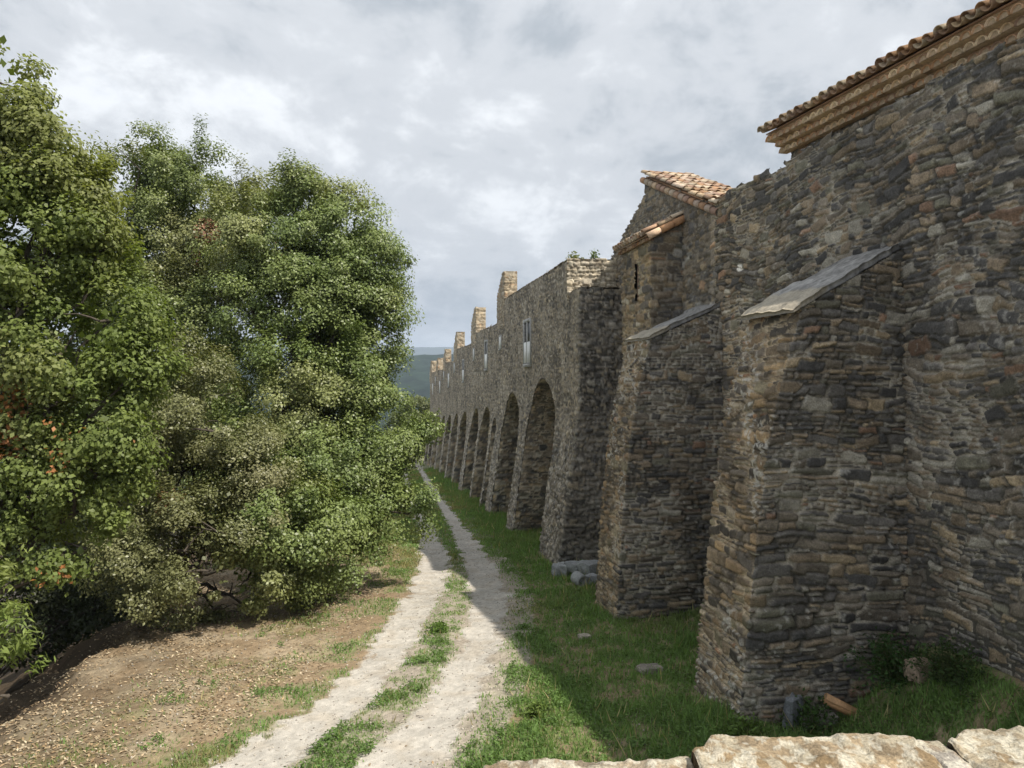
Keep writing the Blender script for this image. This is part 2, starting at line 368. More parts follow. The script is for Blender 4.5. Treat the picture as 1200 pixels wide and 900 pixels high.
# far hills, outside everything else
def ridge(name, y0, y1, x0, x1, hfun, col, label, n=(160, 40)):
    x = np.linspace(x0, x1, n[0]); y = np.linspace(y0, y1, n[1]); X, Y = np.meshgrid(x, y, indexing='ij')
    v = (Y - y0) / (y1 - y0); Z = -90 + (hfun(X) + 90) * np.sin(np.clip(v * 1.25, 0, 1) * math.pi / 2) ** 1.1 * np.where(v > .8, 1 - (v - .8) * .8, 1)
    Z = Z + 22 * (fbm(X / 160, Y / 160, 5, 4) - .5) * np.sin(v * math.pi) + 7 * (fbm(X / 18, Y / 18, 8, 2) - .5) * np.sin(v * math.pi)
    n_ = .5 * fbm(X / 60, Y / 60, 77, 4) + .5 * fbm(X / 11, Y / 14, 78, 2); C = np.array(col) * (.1 + 1.8 * n_)[..., None]
    o = MB().add(np.stack([X, Y, Z], -1).reshape(-1, 3), gridfaces(np.ones(X.shape, bool)), C.reshape(-1, 3)).build(name, M_HILL, smooth=True)
    tag(o, label, 'hills', kind='structure')
M_HILL = mat_col('forest_hill', .95, .05, .4, 0, .01, .05, .012, .3)
ridge('hills', 700, 1700, -900, 1500, lambda X: 30 + 7 * np.sin(X / 260 + 1.2) + 5 * np.sin(X / 97) + 9 * fbm(X / 45, X * 0, 4, 3), (.016, .028, .016), 'dark wooded hills in the valley behind the wing', (260, 90))
ridge('far_ridge', 4200, 6000, -3000, 4000, lambda X: 222 + 14 * np.sin(X / 700 + .6), (.05, .06, .035), 'pale hazy ridge on the horizon', (140, 30))

# ------------------------------------------------------------------ the near stone wall with its two buttresses
ST_NEAR = Style(h=(.05, .18), asp=(1.2, 4.4), gap=.009, proud=.032, warp=.12, split=.34, rot=.2, seed=1, big=(.66, .29, .42))
ST_BUT = Style(h=(.06, .19), asp=(1.2, 4.2), gap=.012, proud=.036, warp=.075, split=.38, rot=.14, speck=.6, big=(.7, .26, .36))
ST_FAC = Style(h=(.06, .15), asp=(.8, 2.4), gap=.013, proud=.02, warp=.06, pal=PAL_FACADE, mortar=(.36, .315, .25), mdark=.5, split=.2, big=(.45, .26, .4))
ST_PIER = Style(h=(.07, .2), asp=(1.2, 4.0), gap=.014, proud=.045, warp=.06, pal=PAL_DARK + PAL_WARM[:3], mortar=(.36, .31, .24), split=.3, speck=.4, bright=1.4)
ST_WARM = Style(h=(.06, .19), asp=(.8, 2.8), gap=.013, proud=.03, warp=.07, pal=PAL_WARM + PAL_DARK[:2], mortar=(.33, .28, .21), mdark=.65)
nw = thing('stone_wall', 'long dark rubble stone wall with two sloping buttresses beside the grassy track', 'wall', (WN, 12, -5))
mb = MB()
def wall_extra(S, Z, P, C, h):
    # one pale stone and a few warmer patches set in the wall
    d = np.hypot((P[..., 1] - 15.55) / .14, (P[..., 2] - 2.42) / .08); m = sstep(1.1, .8, d)[..., None]
    C = C * (1 - m) + np.array((.75, .73, .70)) * m
    w = sstep(13, 16, P[..., 1])[..., None] * .3; C = C * (1 + w * np.array((.9, .75, .5)))
    return C, h
def ntop(Y): return 4.22 - .03 * sstep(10, 16, Y) + .03 * np.sin(Y * 2.1)
s = np.concatenate([np.arange(-9, 6.5, .12), np.arange(6.5, 13, .020), np.arange(13, 16.75, .03)])
sheet(mb, s[::-1], np.arange(-5.7, 4.45, .020), lambda S, Z: (WN + 0 * S - .02 * Z, S, Z), ST_NEAR, 100,
      keep=lambda P, zc, S, Z: (zc < ntop(S)), sign=1, extra=wall_extra)
sheet(mb, np.arange(-9, 16.7, .06), np.arange(0, .9, .06), lambda S, Z: (WN - .06 + Z, S, 4.10 - .03 * sstep(10, 16, S) + 0 * Z), ST_NEAR, 105)
mb.box(WN + .06, WN + 1.1, -9, 16.7, -6.5, 3.95, (.15, .14, .12))
mb.build('wall', M_STONE, nw)
def zprof(zs, xs): return lambda z: np.interp(z, zs, xs)
def buttress(y0, y1, fx, ztop_front, ztop_back, seed, res, cap_tip, zlow):
    xb = WN + .1; a = 2.2; b = y1 - y0
    def pos(S, Z):
        xf = fx(Z)
        X = np.where(S < a, xb + (xf - xb) * S / a, np.where(S < a + b, xf, xf + (xb - xf) * (S - a - b) / a))
        Y = np.where(S < a, y0, np.where(S < a + b, y0 + (S - a), y1)); 
        return X, Y, Z
    xtip = float(fx(ztop_front)); sl = (ztop_back - ztop_front) / (WN - xtip)
    def keep(P, zc, S, Z): return Z < ztop_front + sl * (P[..., 0] - xtip) - .03
    m = MB(); st = ST_BUT
    def ex(S, Z, P, C, h):
        fr = ((S > a) & (S < a + b))
        # the exposed front is full of pale lichen and lime
        sp = sstep(.60, .68, fbm(S * 13, Z * 13, seed + 5, 2)) * sstep(.42, .55, fbm(S * .9, Z * .7, seed + 6, 2))
        f = (sp * fr * .75)[..., None]; C = np.where(fr[..., None], C * np.array((1.12, 1.0, .84)), C) * (1 - f) + np.array((.52, .49, .43)) * f
        return C, h
    sheet(m, np.arange(0, 2 * a + b + res, res), np.arange(zlow, ztop_back, res), pos, st, seed, keep=keep, sign=-1, extra=ex)
    # solid heart under the facing
    poly = [(xb, zlow)] + [(float(fx(z)) + .07, z) for z in np.linspace(zlow, ztop_front - .08, 8)] + [(xb, ztop_back - .12)]
    m.prism(poly, lambda y, x, z: (x, y, z), y0 + .06, y1 - .06, (.14, .13, .11))
    bt = m.build('buttress', M_STONE, nw)
    # sloping cap of slabs
    c = MB(); n = 80; k = 50; rng = RS(seed)
    X, Y = np.meshgrid(np.linspace(xtip - cap_tip, WN + .05, n), np.linspace(y0 - .02, y1 + .03, k), indexing='ij')
    e = .05 * (fbm(X * 3, Y * 3, seed, 3) - .5)
    X2 = X + np.where(X < xtip - cap_tip + .1, .10 * (fbm(Y * 4, Y * 0, seed + 1, 3) - .5), 0)
    Y2 = Y + np.where(np.abs(Y - (y0 + y1) / 2) > (y1 - y0) / 2 - .06, .20 * (fbm(X * 3.5, X * 0 + (Y > y0 + .5) * 7, seed + 2, 4, .6) - .5), 0)
    lip = .06 * (1 - np.exp(-(X - X.min()) / .06)) * 1
    Zt = ztop_front + sl * (X - xtip) + .03 + e + lip * .7
    sl_i = np.floor((X - X.min() + .1 * fbm(Y * 2, Y * 0, seed + 12, 2)) / .52); js = RS(seed + 3).rand(12, 3) - .5
    Zt = Zt + .035 * js[sl_i.astype(int) % 12, 0] + .05 * js[sl_i.astype(int) % 12, 1] * (Y - y0) + .03 * (fbm(X * 9, Y * 9, seed + 8, 3) - .5)
    light = sstep(xtip + .44, xtip + .36, X + .25 * (fbm(X * 5, Y * 5, seed + 4, 3) - .5))[..., None]  # sunlit tip of the cap, painted paler into the slab colour
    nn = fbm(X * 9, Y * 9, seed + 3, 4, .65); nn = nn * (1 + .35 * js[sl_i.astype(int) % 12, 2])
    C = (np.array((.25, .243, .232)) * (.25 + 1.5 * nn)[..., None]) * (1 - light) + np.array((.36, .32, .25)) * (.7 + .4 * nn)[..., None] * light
    Pt = np.stack([X2, Y2, Zt], -1).reshape(-1, 3); Pb = np.stack([X2, Y2, ztop_front + sl * (X - xtip) - .03], -1).reshape(-1, 3)
    Fq = gridfaces(np.ones(X.shape, bool)); N_ = len(Pt); I = np.arange(N_).reshape(n, k)
    ring = np.concatenate([I[:, 0], I[-1, 1:], I[-2::-1, -1], I[0, -2:0:-1]])
    side = np.stack([ring, np.roll(ring, -1), np.roll(ring, -1) + N_, ring + N_], -1)
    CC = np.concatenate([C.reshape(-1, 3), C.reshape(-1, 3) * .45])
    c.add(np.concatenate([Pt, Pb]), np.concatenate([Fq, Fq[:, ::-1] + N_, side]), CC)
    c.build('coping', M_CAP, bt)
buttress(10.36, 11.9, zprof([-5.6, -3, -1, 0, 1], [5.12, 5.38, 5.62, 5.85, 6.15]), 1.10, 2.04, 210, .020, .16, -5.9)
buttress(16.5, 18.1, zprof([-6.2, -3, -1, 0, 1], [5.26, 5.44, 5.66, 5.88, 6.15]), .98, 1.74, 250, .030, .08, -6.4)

# ------------------------------------------------------------------ clay tiles
TCOL = [(.42, .235, .125), (.50, .34, .20), (.40, .24, .145), (.56, .42, .28), (.36, .22, .145), (.50, .36, .25)]
def barrel(mb, p0, p1, up, r0, r1, th=.014, col=(.4, .23, .12), seg=8, arc=math.pi, fill=None, fill_col=None):
    p0 = np.array(p0, float); p1 = np.array(p1, float); up = np.array(up, float)
    d = p1 - p0; d /= np.linalg.norm(d); sd = np.cross(d, up); sd /= np.linalg.norm(sd); up = np.cross(sd, d)
    V = []
    for p, r in ((p0, r0), (p1, r1)):
        for rr in (r, r - th):
            for k in range(seg + 1):
                t = -arc / 2 + arc * k / seg; V.append(p + rr * (math.sin(t) * sd + math.cos(t) * up))
    n = seg + 1; F = []
    for k in range(seg):
        F += [(k, k + 1, 2 * n + k + 1, 2 * n + k), (n + k + 1, n + k, 3 * n + k, 3 * n + k + 1), (k + 1, k, n + k, n + k + 1), (2 * n + k, 2 * n + k + 1, 3 * n + k + 1, 3 * n + k)]
    F += [(0, 2 * n, 3 * n, n), (n - 1, 2 * n - 1, 4 * n - 1, 3 * n - 1)]
    mb.add(V, F, col)
    if fill is not None:
        q0 = p0 + d * fill; V = []
        for p in (q0, p1):
            for k in range(seg + 1):
                t = -arc / 2 + arc * k / seg; V.append(p + (r0 - th * .6) * (math.sin(t) * sd + math.cos(t) * up))
        mb.add(V, [tuple(range(n)), tuple(range(2 * n - 1, n - 1, -1)), (0, n, 2 * n - 1, n - 1)], fill_col or (.36, .25, .15))
def tcol(rng, b=1.0):
    c = np.array(TCOL[rng.randint(len(TCOL))]) * (.75 + .5 * rng.rand()) * b; return c
def tile_roof(mb, eave0, eave1, upv, length, n_rows, spacing, r=.088, seed=0, tint=(1, 1, 1)):
    """barrel tiles: eave0->eave1 is the eave line, upv the unit vector up the slope"""
    rng = RS(seed); e0 = np.array(eave0, float); e1 = np.array(eave1, float); upv = np.array(upv, float); upv /= np.linalg.norm(upv)
    al = e1 - e0; L = np.linalg.norm(al); al /= L; nrm = np.cross(al, upv); nrm = nrm if nrm[2] > 0 else -nrm
    n = int(round(L / spacing)); tl = length / n_rows
    for i in range(n + 1):
        for j in range(n_rows):
            b = e0 + al * (i * L / n) + upv * (j * tl)
            jit = (rng.rand(3) - .5) * .034
            # cover
            barrel(mb, b + nrm * (.055 + .018) + jit, b + upv * (tl + .07) + nrm * (.055) + jit, nrm, r, r * .82, col=tcol(rng, 1.0) * np.array(tint))
            if i < n:
                q = b + al * (L / n / 2)
                barrel(mb, q + nrm * (.105) - upv * .03, q + upv * (tl + .05) + nrm * .09, -nrm, r, r * .82, col=tcol(rng, .85) * np.array(tint), seg=6)

# ------------------------------------------------------------------ tall building with the tiled cornice
EA = np.array((7.90, 14.6)); ED = np.array((8.72, 4.2)) - EA; EL = 26.0; ED = ED / np.linalg.norm(ED); EN = np.array((-ED[1], ED[0])); EN = EN if EN[0] < 0 else -EN
ZE = 5.04
bd = thing('tiled_building', 'tall stone building with scalloped orange tile cornice rising behind the dark wall', 'building', (9, 12, -5))
P2 = lambda t, o: EA + ED * t + EN * o      # along the eave, outwards
mb = MB()
def bpos(S, Z):
    X = EA[0] + ED[0] * S + EN[0] * -.47; Y = EA[1] + ED[1] * S + EN[1] * -.47
    return X + 0 * Z, Y + 0 * Z, Z
def bpos_end(S, Z):
    return EA[0] - EN[0] * (.47 + S) - ED[0] * -.12 + 0 * Z, EA[1] - EN[1] * (.47 + S) - ED[1] * -.12 + 0 * Z, Z
sheet(mb, np.arange(.1, EL, .04), np.arange(3.2, 4.74, .035), bpos, ST_WARM, 300, sign=-1)
sheet(mb, np.arange(0, 6, .06), np.arange(3.2, 7.2, .06), lambda S, Z: bpos_end(S, Z), ST_WARM, 301, sign=1, keep=lambda P, zc, S, Z: zc < 4.85 + .4 * S)
a, b, c_, d_ = P2(.15, -.52), P2(EL, -.52), P2(EL, -8), P2(.15, -8)
V = [(*a, -6), (*b, -6), (*c_, -6), (*d_, -6), (*a, 5.0), (*b, 5.0), (*c_, 8.0), (*d_, 8.0)]
mb.add(V, [(0, 1, 2, 3), (4, 7, 6, 5), (0, 4, 5, 1), (1, 5, 6, 2), (2, 6, 7, 3), (3, 7, 4, 0)], (.24, .2, .16))
mb.build('wall', M_STONE, bd)
mb = MB(); rng = RS(5)
for i in range(3):
    proj = .44 - .135 * i; zt = ZE - .045 - .115 * i; sp = .205
    nn = int(EL / sp)
    t0 = -.02 + .03 * i
    # thin bed over each row
    q = [P2(t0 - .05, -.47), P2(EL, -.47), P2(EL, -.47 + proj - .012), P2(t0 - .05, -.47 + proj - .012)]
    mb.add([(*p, zt - .004) for p in q] + [(*p, zt + .026) for p in q], [(3, 2, 1, 0), (4, 5, 6, 7), (0, 1, 5, 4), (1, 2, 6, 5), (2, 3, 7, 6), (3, 0, 4, 7)], (.54, .38, .23))
    for k in range(nn):
        t = t0 + sp * (k + .5 * (i % 2)) + (rng.rand() - .5) * .016; j = (rng.rand() - .5) * .016
        p0 = P2(t, -.47 + proj + .01 + (rng.rand() - .5) * .014); p1 = P2(t, -.49)
        barrel(mb, (*p0, zt - .105 + j), (*p1, zt - .105 + j), (0, 0, 1), .098, .098, col=tcol(rng, 1.5) * np.array((.98, 1.04, 1.04)), fill=.03, fill_col=(.50, .38, .25), seg=8)
    # bed mortar between arches
    q = [P2(t0, -.47), P2(EL, -.47), P2(EL, -.47 + proj - .03), P2(t0, -.47 + proj - .03)]
    mb.add([(*p, zt - .11) for p in q] + [(*p, zt - .006) for p in q], [(3, 2, 1, 0), (4, 5, 6, 7), (0, 1, 5, 4), (1, 2, 6, 5), (2, 3, 7, 6), (3, 0, 4, 7)], (.50, .35, .21))
mb.build('cornice', M_TILE, bd)
mb = MB(); up = np.array((-EN[0] * .92, -EN[1] * .92, .38))
p, q = P2(-.1, .06), P2(15.5, .06)
tile_roof(mb, (*p, ZE), (*q, ZE), up, 2.8, 7, .245, r=.10, seed=9, tint=(.80, .86, .88))
a, b = P2(-.05, .0), P2(EL, .0); c_, d_ = P2(EL, -8), P2(-.05, -8); zr = ZE + 8 * .38 / .92
mb.add([(*a, ZE + .0), (*b, ZE + .0), (*c_, zr), (*d_, zr), (*a, ZE - .03), (*b, ZE - .03), (*c_, zr - .03), (*d_, zr - .03)],
       [(0, 1, 2, 3), (7, 6, 5, 4), (0, 4, 5, 1), (1, 5, 6, 2), (2, 6, 7, 3), (3, 7, 4, 0)], (.38, .22, .13))
mb.build('roof', M_TILE, bd)

# ------------------------------------------------------------------ gabled chapel with its lean-to turret
ch = thing('gabled_building', 'stone gable with tan tile verge and small lean-to turret between wall and arcaded wing', 'building', (8, 20, -5.5))
mb = MB()
YA, ZA = 21.6, 5.98; YN, ZN = 16.72, 4.02
def gtop(Y): return np.where(Y < YA, ZN + (ZA - ZN) * (Y - YN) / (YA - YN), ZA - .5 - .40 * (Y - YA))
def chex(S, Z, P, C, h):
    q = sstep(YN + .36, YN + .30, P[..., 1])[..., None]      # paler quoins on the near corner
    C = C * (1 + .35 * q); return C, h + .02 * q[..., 0]
sheet(mb, np.arange(16.7, 27, .04)[::-1], np.arange(-1, 6.1, .035), lambda S, Z: (WN - .03 + 0 * S, S, Z), ST_WARM, 400,
      keep=lambda P, zc, S, Z: zc < gtop(S) - .02, sign=1, extra=chex)
sheet(mb, np.arange(0, 4, .06), np.arange(3.3, 4.2, .06), lambda S, Z: (WN + S, YN + 0 * S, Z), ST_WARM, 401, sign=1, keep=lambda P, zc, S, Z: zc < ZN)
sheet(mb, np.arange(18, 27, .1)[::-1], np.arange(-7, -1, .1), lambda S, Z: (WN - .03 + 0 * S, S, Z), ST_WARM, 402, sign=1)
poly = [(YN + .07, -7), (27, -7), (27, float(gtop(27.)) - .1), (YA + .02, ZA - .62), (YA, ZA - .08), (YN + .07, ZN - .08)]
mb.prism(poly, lambda x, y, z: (x, y, z), WN + .05, WN + 1.25, (.24, .2, .16))
mb.build('gable_wall', M_STONE, ch)
mb = MB(); sl = np.array((0, YA - YN, ZA - ZN)); sl /= np.linalg.norm(sl)
tile_roof(mb, (WN - .08, YN - .22, ZN - .06), (WN + 1.25, YN - .22, ZN - .06), sl, 5.55, 13, .23, r=.095, seed=12, tint=(1.0, 1.1, 1.22))
rng = RS(77)
for j in range(16):      # the verge course under the outermost tiles
    b = np.array((WN - .07, YN - .15, ZN - .19)) + sl * (j * .345)
    barrel(mb, b + (0, 0, .01), b + sl * .36, (-1, 0, .35), .10, .088, col=tcol(rng, .95) * np.array((1.0, 1.08, 1.22)), seg=8)
V = [(WN, YN - .1, ZN - .1), (WN + 1.3, YN - .1, ZN - .1), (WN + 1.3, YA, ZA - .06), (WN, YA, ZA - .06)]
mb.add(V + [(x, y, z + .06) for x, y, z in V], [(3, 2, 1, 0), (4, 5, 6, 7), (0, 1, 5, 4), (1, 2, 6, 5), (2, 3, 7, 6), (3, 0, 4, 7)], (.4, .25, .15))
mb.build('roof', M_TILE, ch)
# turret
XT, Y0, Y1 = 6.97, 18.8, 21.1
mb = MB(); a = WN - XT; b = Y1 - Y0
def tpos(S, Z):
    X = np.where(S < a, WN - S, np.where(S < a + b, XT, XT + S - a - b)); Y = np.where(S < a, Y0, np.where(S < a + b, Y0 + S - a, Y1)); return X + 0 * Z, Y + 0 * Z, Z
slit = lambda P: (np.abs(P[..., 1] - 19.85) < .11) & (np.abs(P[..., 2] - 2.62) < .48) & (P[..., 0] < XT + .1)
ST_TUR = Style(h=(.07, .24), asp=(.9, 3.6), gap=.012, proud=.035, warp=.05, pal=PAL_WARM + PAL_DARK, mortar=(.36, .31, .23), mdark=.7)
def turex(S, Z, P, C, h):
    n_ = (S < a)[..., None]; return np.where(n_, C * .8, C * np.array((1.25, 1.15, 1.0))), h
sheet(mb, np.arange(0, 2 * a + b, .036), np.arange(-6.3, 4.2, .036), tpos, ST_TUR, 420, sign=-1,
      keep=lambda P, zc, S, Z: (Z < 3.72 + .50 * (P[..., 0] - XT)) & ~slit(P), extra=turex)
mb.prism([(WN + .1, -6.5), (XT + .2, -6.5), (XT + .2, 3.66), (WN + .1, 4.1)], lambda y, x, z: (x, y, z), Y0 + .07, Y1 - .07, (.17, .14, .11))
tu = mb.build('turret', M_STONE, ch)
mb = MB()
mb.box(XT + .03, XT + .16, 19.74, 19.79, 2.12, 3.12, (.30, .20, .15)).box(XT + .03, XT + .16, 19.91, 19.96, 2.12, 3.12, (.30, .20, .15)).box(XT + .02, XT + .17, 19.72, 19.98, 3.1, 3.2, (.28, .2, .15))
mb.box(XT + .10, XT + .14, 19.79, 19.91, 2.12, 3.1, (.02, .02, .02)); mb.build('slit_window', M_PLAIN, tu)
mb = MB(); s3 = np.array((1, 0, .50)); s3 /= np.linalg.norm(s3)
tile_roof(mb, (XT - .20, Y0 - .02, 3.68), (XT - .20, Y1 + .12, 3.68), s3, 1.28, 3, .215, r=.095, seed=31, tint=(1.0, 1.08, 1.18))
rng = RS(78)
for j in range(3):
    b = np.array((XT - .16, Y0 - .10, 3.64)) + s3 * (j * .40)
    barrel(mb, b, b + s3 * .42, (0, -1, .3), .10, .09, col=tcol(rng, 1.1), seg=8)
for i in range(12):      # small bedding tiles under the eave
    y = Y0 + .05 + i * .2
    barrel(mb, (XT - .14, y, 3.56), (XT + .05, y, 3.56), (0, 0, 1), .09, .09, col=tcol(rng, .8), fill=.03, seg=6)
V = [(XT - .16, Y0 - .04, 3.655), (XT - .16, Y1 + .1, 3.655), (WN, Y1 + .1, 3.655 + .5 * (WN - XT + .16)), (WN, Y0 - .04, 3.655 + .5 * (WN - XT + .16))]
mb.add(V + [(x, y, z + .03) for x, y, z in V], [(0, 1, 2, 3), (7, 6, 5, 4), (0, 4, 5, 1), (1, 5, 6, 2), (2, 6, 7, 3), (3, 7, 4, 0)], (.4, .26, .16))
mb.build('turret_roof', M_TILE, tu)

# ------------------------------------------------------------------ the long arcaded wing
wg = thing('arcaded_wing', 'long stepped stone wing on tall round arches with chimneys running into the distance', 'building', (W, 24, -6))
YC, YE = 22.9, 89.0
TOPS = [(22.9, 24.3, 2.85), (24.3, 39.2, 3.97), (39.2, 50.2, 2.95), (50.2, 61.6, 2.40), (61.6, 71.2, 1.52), (71.2, 81, .99), (81, 89, .85)]
ARCH = [(28.3, 2.5, .02), (34.75, 2.25, -.62), (39.55, .62, -2.0), (42.9, 1.95, -1.55), (47.6, 1.95, -1.8), (53.7, 2.1, -2.25), (59.0, 2.0, -2.6), (64.6, 2.0, -2.95), (70.2, 2.0, -3.25), (75.8, 2.0, -3.55), (81.2, 1.9, -3.85), (86.2, 1.6, -4.0)]
WIN = [(31.2, 1.30, 1.72, 1.52, 2), (43.2, .95, 1.5, 1.37, 1), (54.7, .95, 1.45, .62, 1), (65.9, 1.0, 1.1, -.05, 0), (75.0, 1.0, 1.1, -.7, 0), (84.4, 1.0, 1.1, -1.0, 0),
       (38.15, .55, .62, 1.86, 0), (48.75, .55, .70, 1.6, 0), (61.0, .6, .65, .95, 0), (70.6, .6, .7, .38, 0), (80.6, .6, .75, -.1, 0)]
def zb(Y): return -.9 - .05 * (Y - 25)
def fx(Y, Z): return W - .135 * np.maximum(0, zb(Y) - Z)
def topz(Y):
    r = np.full(np.shape(Y), .8)
    for y0, y1, z in TOPS: r = np.where((Y >= y0) & (Y < y1), z, r)
    return r
def in_arch(Y, Z, g=0.0):
    m = np.zeros(np.shape(Y), bool)
    for c, w, za in ARCH:
        zs = za - w; m |= (np.abs(Y - c) < w - g) & ((Z < zs) | (np.hypot(Y - c, Z - zs) < w - g))
    return m
def in_win(Y, Z):
    m = np.zeros(np.shape(Y), bool)
    for c, ww, hh, zc, k in WIN: m |= (np.abs(Y - c) < ww / 2) & (np.abs(Z - zc) < hh / 2)
    return m
mb = MB()
sa = WN - W
def fpos(S, Z):
    Y = np.where(S < sa, YC, YC + S - sa); X = np.where(S < sa, WN - S, W)
    f = np.clip(S / sa, 0, 1); X = np.where(S < sa, WN + (fx(Y, Z) - WN) * f, fx(Y, Z)); return X, Y, Z
ss = np.concatenate([np.arange(0, sa + 1.5, .036), var_steps(sa + 1.5, sa + YE - YC, lambda v: .042 + (v - 3) * .0016)])
def fkeep(P, zc, S, Z):
    Y = P[..., 1]; return (zc < topz(Y)) & (Z < topz(Y) + .05) & ~((S > sa) & (in_arch(Y, Z) | in_win(Y, Z)))
def fex(S, Z, P, C, h):
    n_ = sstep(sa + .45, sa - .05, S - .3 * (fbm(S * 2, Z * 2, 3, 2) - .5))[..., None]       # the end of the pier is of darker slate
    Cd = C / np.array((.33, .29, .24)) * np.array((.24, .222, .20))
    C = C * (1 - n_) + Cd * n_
    # lower piers: rougher, lime streaked
    lo = sstep(-.5, -3, Z - (zb(P[..., 1]) + .9))[..., None] * (1 - n_)
    g_ = fbm(S * 10, Z * 10, 55, 2); C = C * (1 - lo * .25 * (g_ < .5)[..., None]) + lo * .13 * sstep(.5, .62, g_)[..., None]
    return C, h * (1 + .9 * np.maximum(n_, lo)[..., 0])
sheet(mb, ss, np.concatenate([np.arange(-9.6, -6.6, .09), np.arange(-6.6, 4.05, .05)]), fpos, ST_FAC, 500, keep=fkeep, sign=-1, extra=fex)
# end of the upper wall, set back above the pier, and the pier's ledge
sheet(mb, np.arange(0, 2.0, .036), np.arange(2.5, 4.05, .036), lambda S, Z: (8.1 - S + .0 * Z, 24.3 + 0 * S + 0 * Z, Z), Style(h=(.06, .17), asp=(1, 3), gap=.012, proud=.05, warp=.06, pal=[((.50, .43, .32), 3), ((.43, .38, .30), 2), ((.54, .49, .39), 2), ((.32, .27, .2), .7)], mortar=(.42, .37, .28), mdark=.75), 510,
      keep=lambda P, zc, S, Z: zc < 3.95, sign=-1)
sheet(mb, np.arange(0, 1.95, .05), np.arange(0, 1.5, .05), lambda S, Z: (W + S + .03, 24.34 - Z, 2.84 + 0 * S), ST_WARM, 511, sign=-1)
# arch soffits and jambs
XB = 8.0
for i, (c, w, za) in enumerate(ARCH):
    zs = za - w; zg = float(gz(5.5, c)) - .5; r0 = .05 + .003 * (c - 28)
    prof = [(c + w, zg)] + [(c + w, zs)] + [(c + w * math.cos(t), zs + w * math.sin(t)) for t in np.linspace(0, math.pi, 41)[1:]] + [(c - w, zg)]
    pr = np.array(prof); L = np.concatenate(([0], np.cumsum(np.hypot(*np.diff(pr, axis=0).T))))
    s_ = np.arange(0, L[-1], r0)
    def apos(S, T, pr=pr, L=L):
        Y = np.interp(S, L, pr[:, 0]); Z = np.interp(S, L, pr[:, 1]); x0 = fx(Y, Z) + .005
        return x0 + (XB - x0) * T / 2.4, Y, Z
    def aex(S, T, P, C, h):
        e = sstep(.3, .05, T)[..., None]; return C * (1 + .55 * e), h * np.clip(T / .08, .15, 1)
    sheet(mb, s_, np.arange(0, 2.41, r0), apos, ST_PIER, 520 + i, swap=True, sign=1, extra=aex)
# back of the arches
sheet(mb, var_steps(23, 89, lambda v: .07 + (v - 23) * .003)[::-1], np.arange(-9.8, .1, .09), lambda S, Z: (XB + 0 * S - .03, S, Z), ST_PIER, 560, sign=1)
# tops: a ledge of stone over every bay
for j, (y0, y1, z) in enumerate(TOPS[1:]):
    sheet(mb, np.arange(y0, y1, .09), np.arange(0, 1.9, .09), lambda S, Z, z=z: (W - .01 + Z, S, z - .03 + 0 * S), ST_FAC, 570 + j, sign=1)
# the solid heart
poly = [(24.36, 3.85)]
for y0, y1, z in TOPS[1:]: poly += [(y0 if y0 > 24.5 else 24.36, z - .1), (y1, z - .1)]
low = []
for c, w, za in ARCH[::-1]:
    zs = za - w; low += [(c + w + .05, -10.5), (c + w + .05, zs)] + [(c + (w + .05) * math.cos(t), zs + (w + .05) * math.sin(t)) for t in np.linspace(0, math.pi, 15)[1:-1]] + [(c - w - .05, zs), (c - w - .05, -10.5)]
poly = poly[1:] + [(89.0, -10.5)] + low + [(24.36, -10.5)]
mb.prism(poly, lambda x, y, z: (x, y, z), W + .20, XB + .05, (.2, .18, .15))
mb.box(XB + .02, XB + 4, 24.4, 89, -10.5, .4, (.2, .18, .15))
mb.box(W + .2, XB, YC + .1, 24.3, -7, 2.75, (.14, .13, .12))
mb.build('wall', M_STONE, wg)
# chimneys: one over each party wall, lit masonry stubs with a raking back
CH = [(37.0, 39.3, 2.6, 5.35, .62), (47.9, 50.2, 2.2, 4.62, .62), (59.4, 61.6, 1.4, 3.78, .62), (69.0, 71.2, .8, 2.78, .5), (77.6, 81, .4, 2.25, .95), (86.4, 89, -.3, 2.2, .62)]
ST_CH = Style(h=(.09, .19), asp=(.9, 2.6), gap=.012, proud=.03, warp=.03, pal=[((.44, .36, .25), 3), ((.40, .33, .24), 2), ((.46, .40, .31), 2), ((.40, .27, .17), 1)], mortar=(.36, .30, .22), mdark=.7)
for i, (y0, y1, z0, z1, ww) in enumerate(CH):
    m = MB(); r = .05 + .001 * (y0 - 37)
    ctop = lambda Y: z1 - np.maximum(0, Y - y0 - .55) * .62
    def cpos(S, Z):
        return np.where(S < ww, W + ww - S, W - .015) + 0 * Z, np.where(S < ww, y0, y0 + S - ww) + 0 * Z, Z
    sheet(m, np.arange(0, ww + y1 - y0, r), np.arange(z0, z1 + .1, r), cpos, ST_CH, 600 + i, sign=-1, keep=lambda P, zc, S, Z: (zc < ctop(P[..., 1]) - .02))
    m.prism([(y0 + .05, z0), (y0 + .05, z1 - .07), (y0 + .55, z1 - .07), (y1, float(ctop(y1)) - .07), (y1, z0)], lambda x, y, z: (x, y, z), W + .04, W + ww + .02, (.30, .25, .19))
    m.build('chimney', M_STONE, wg)
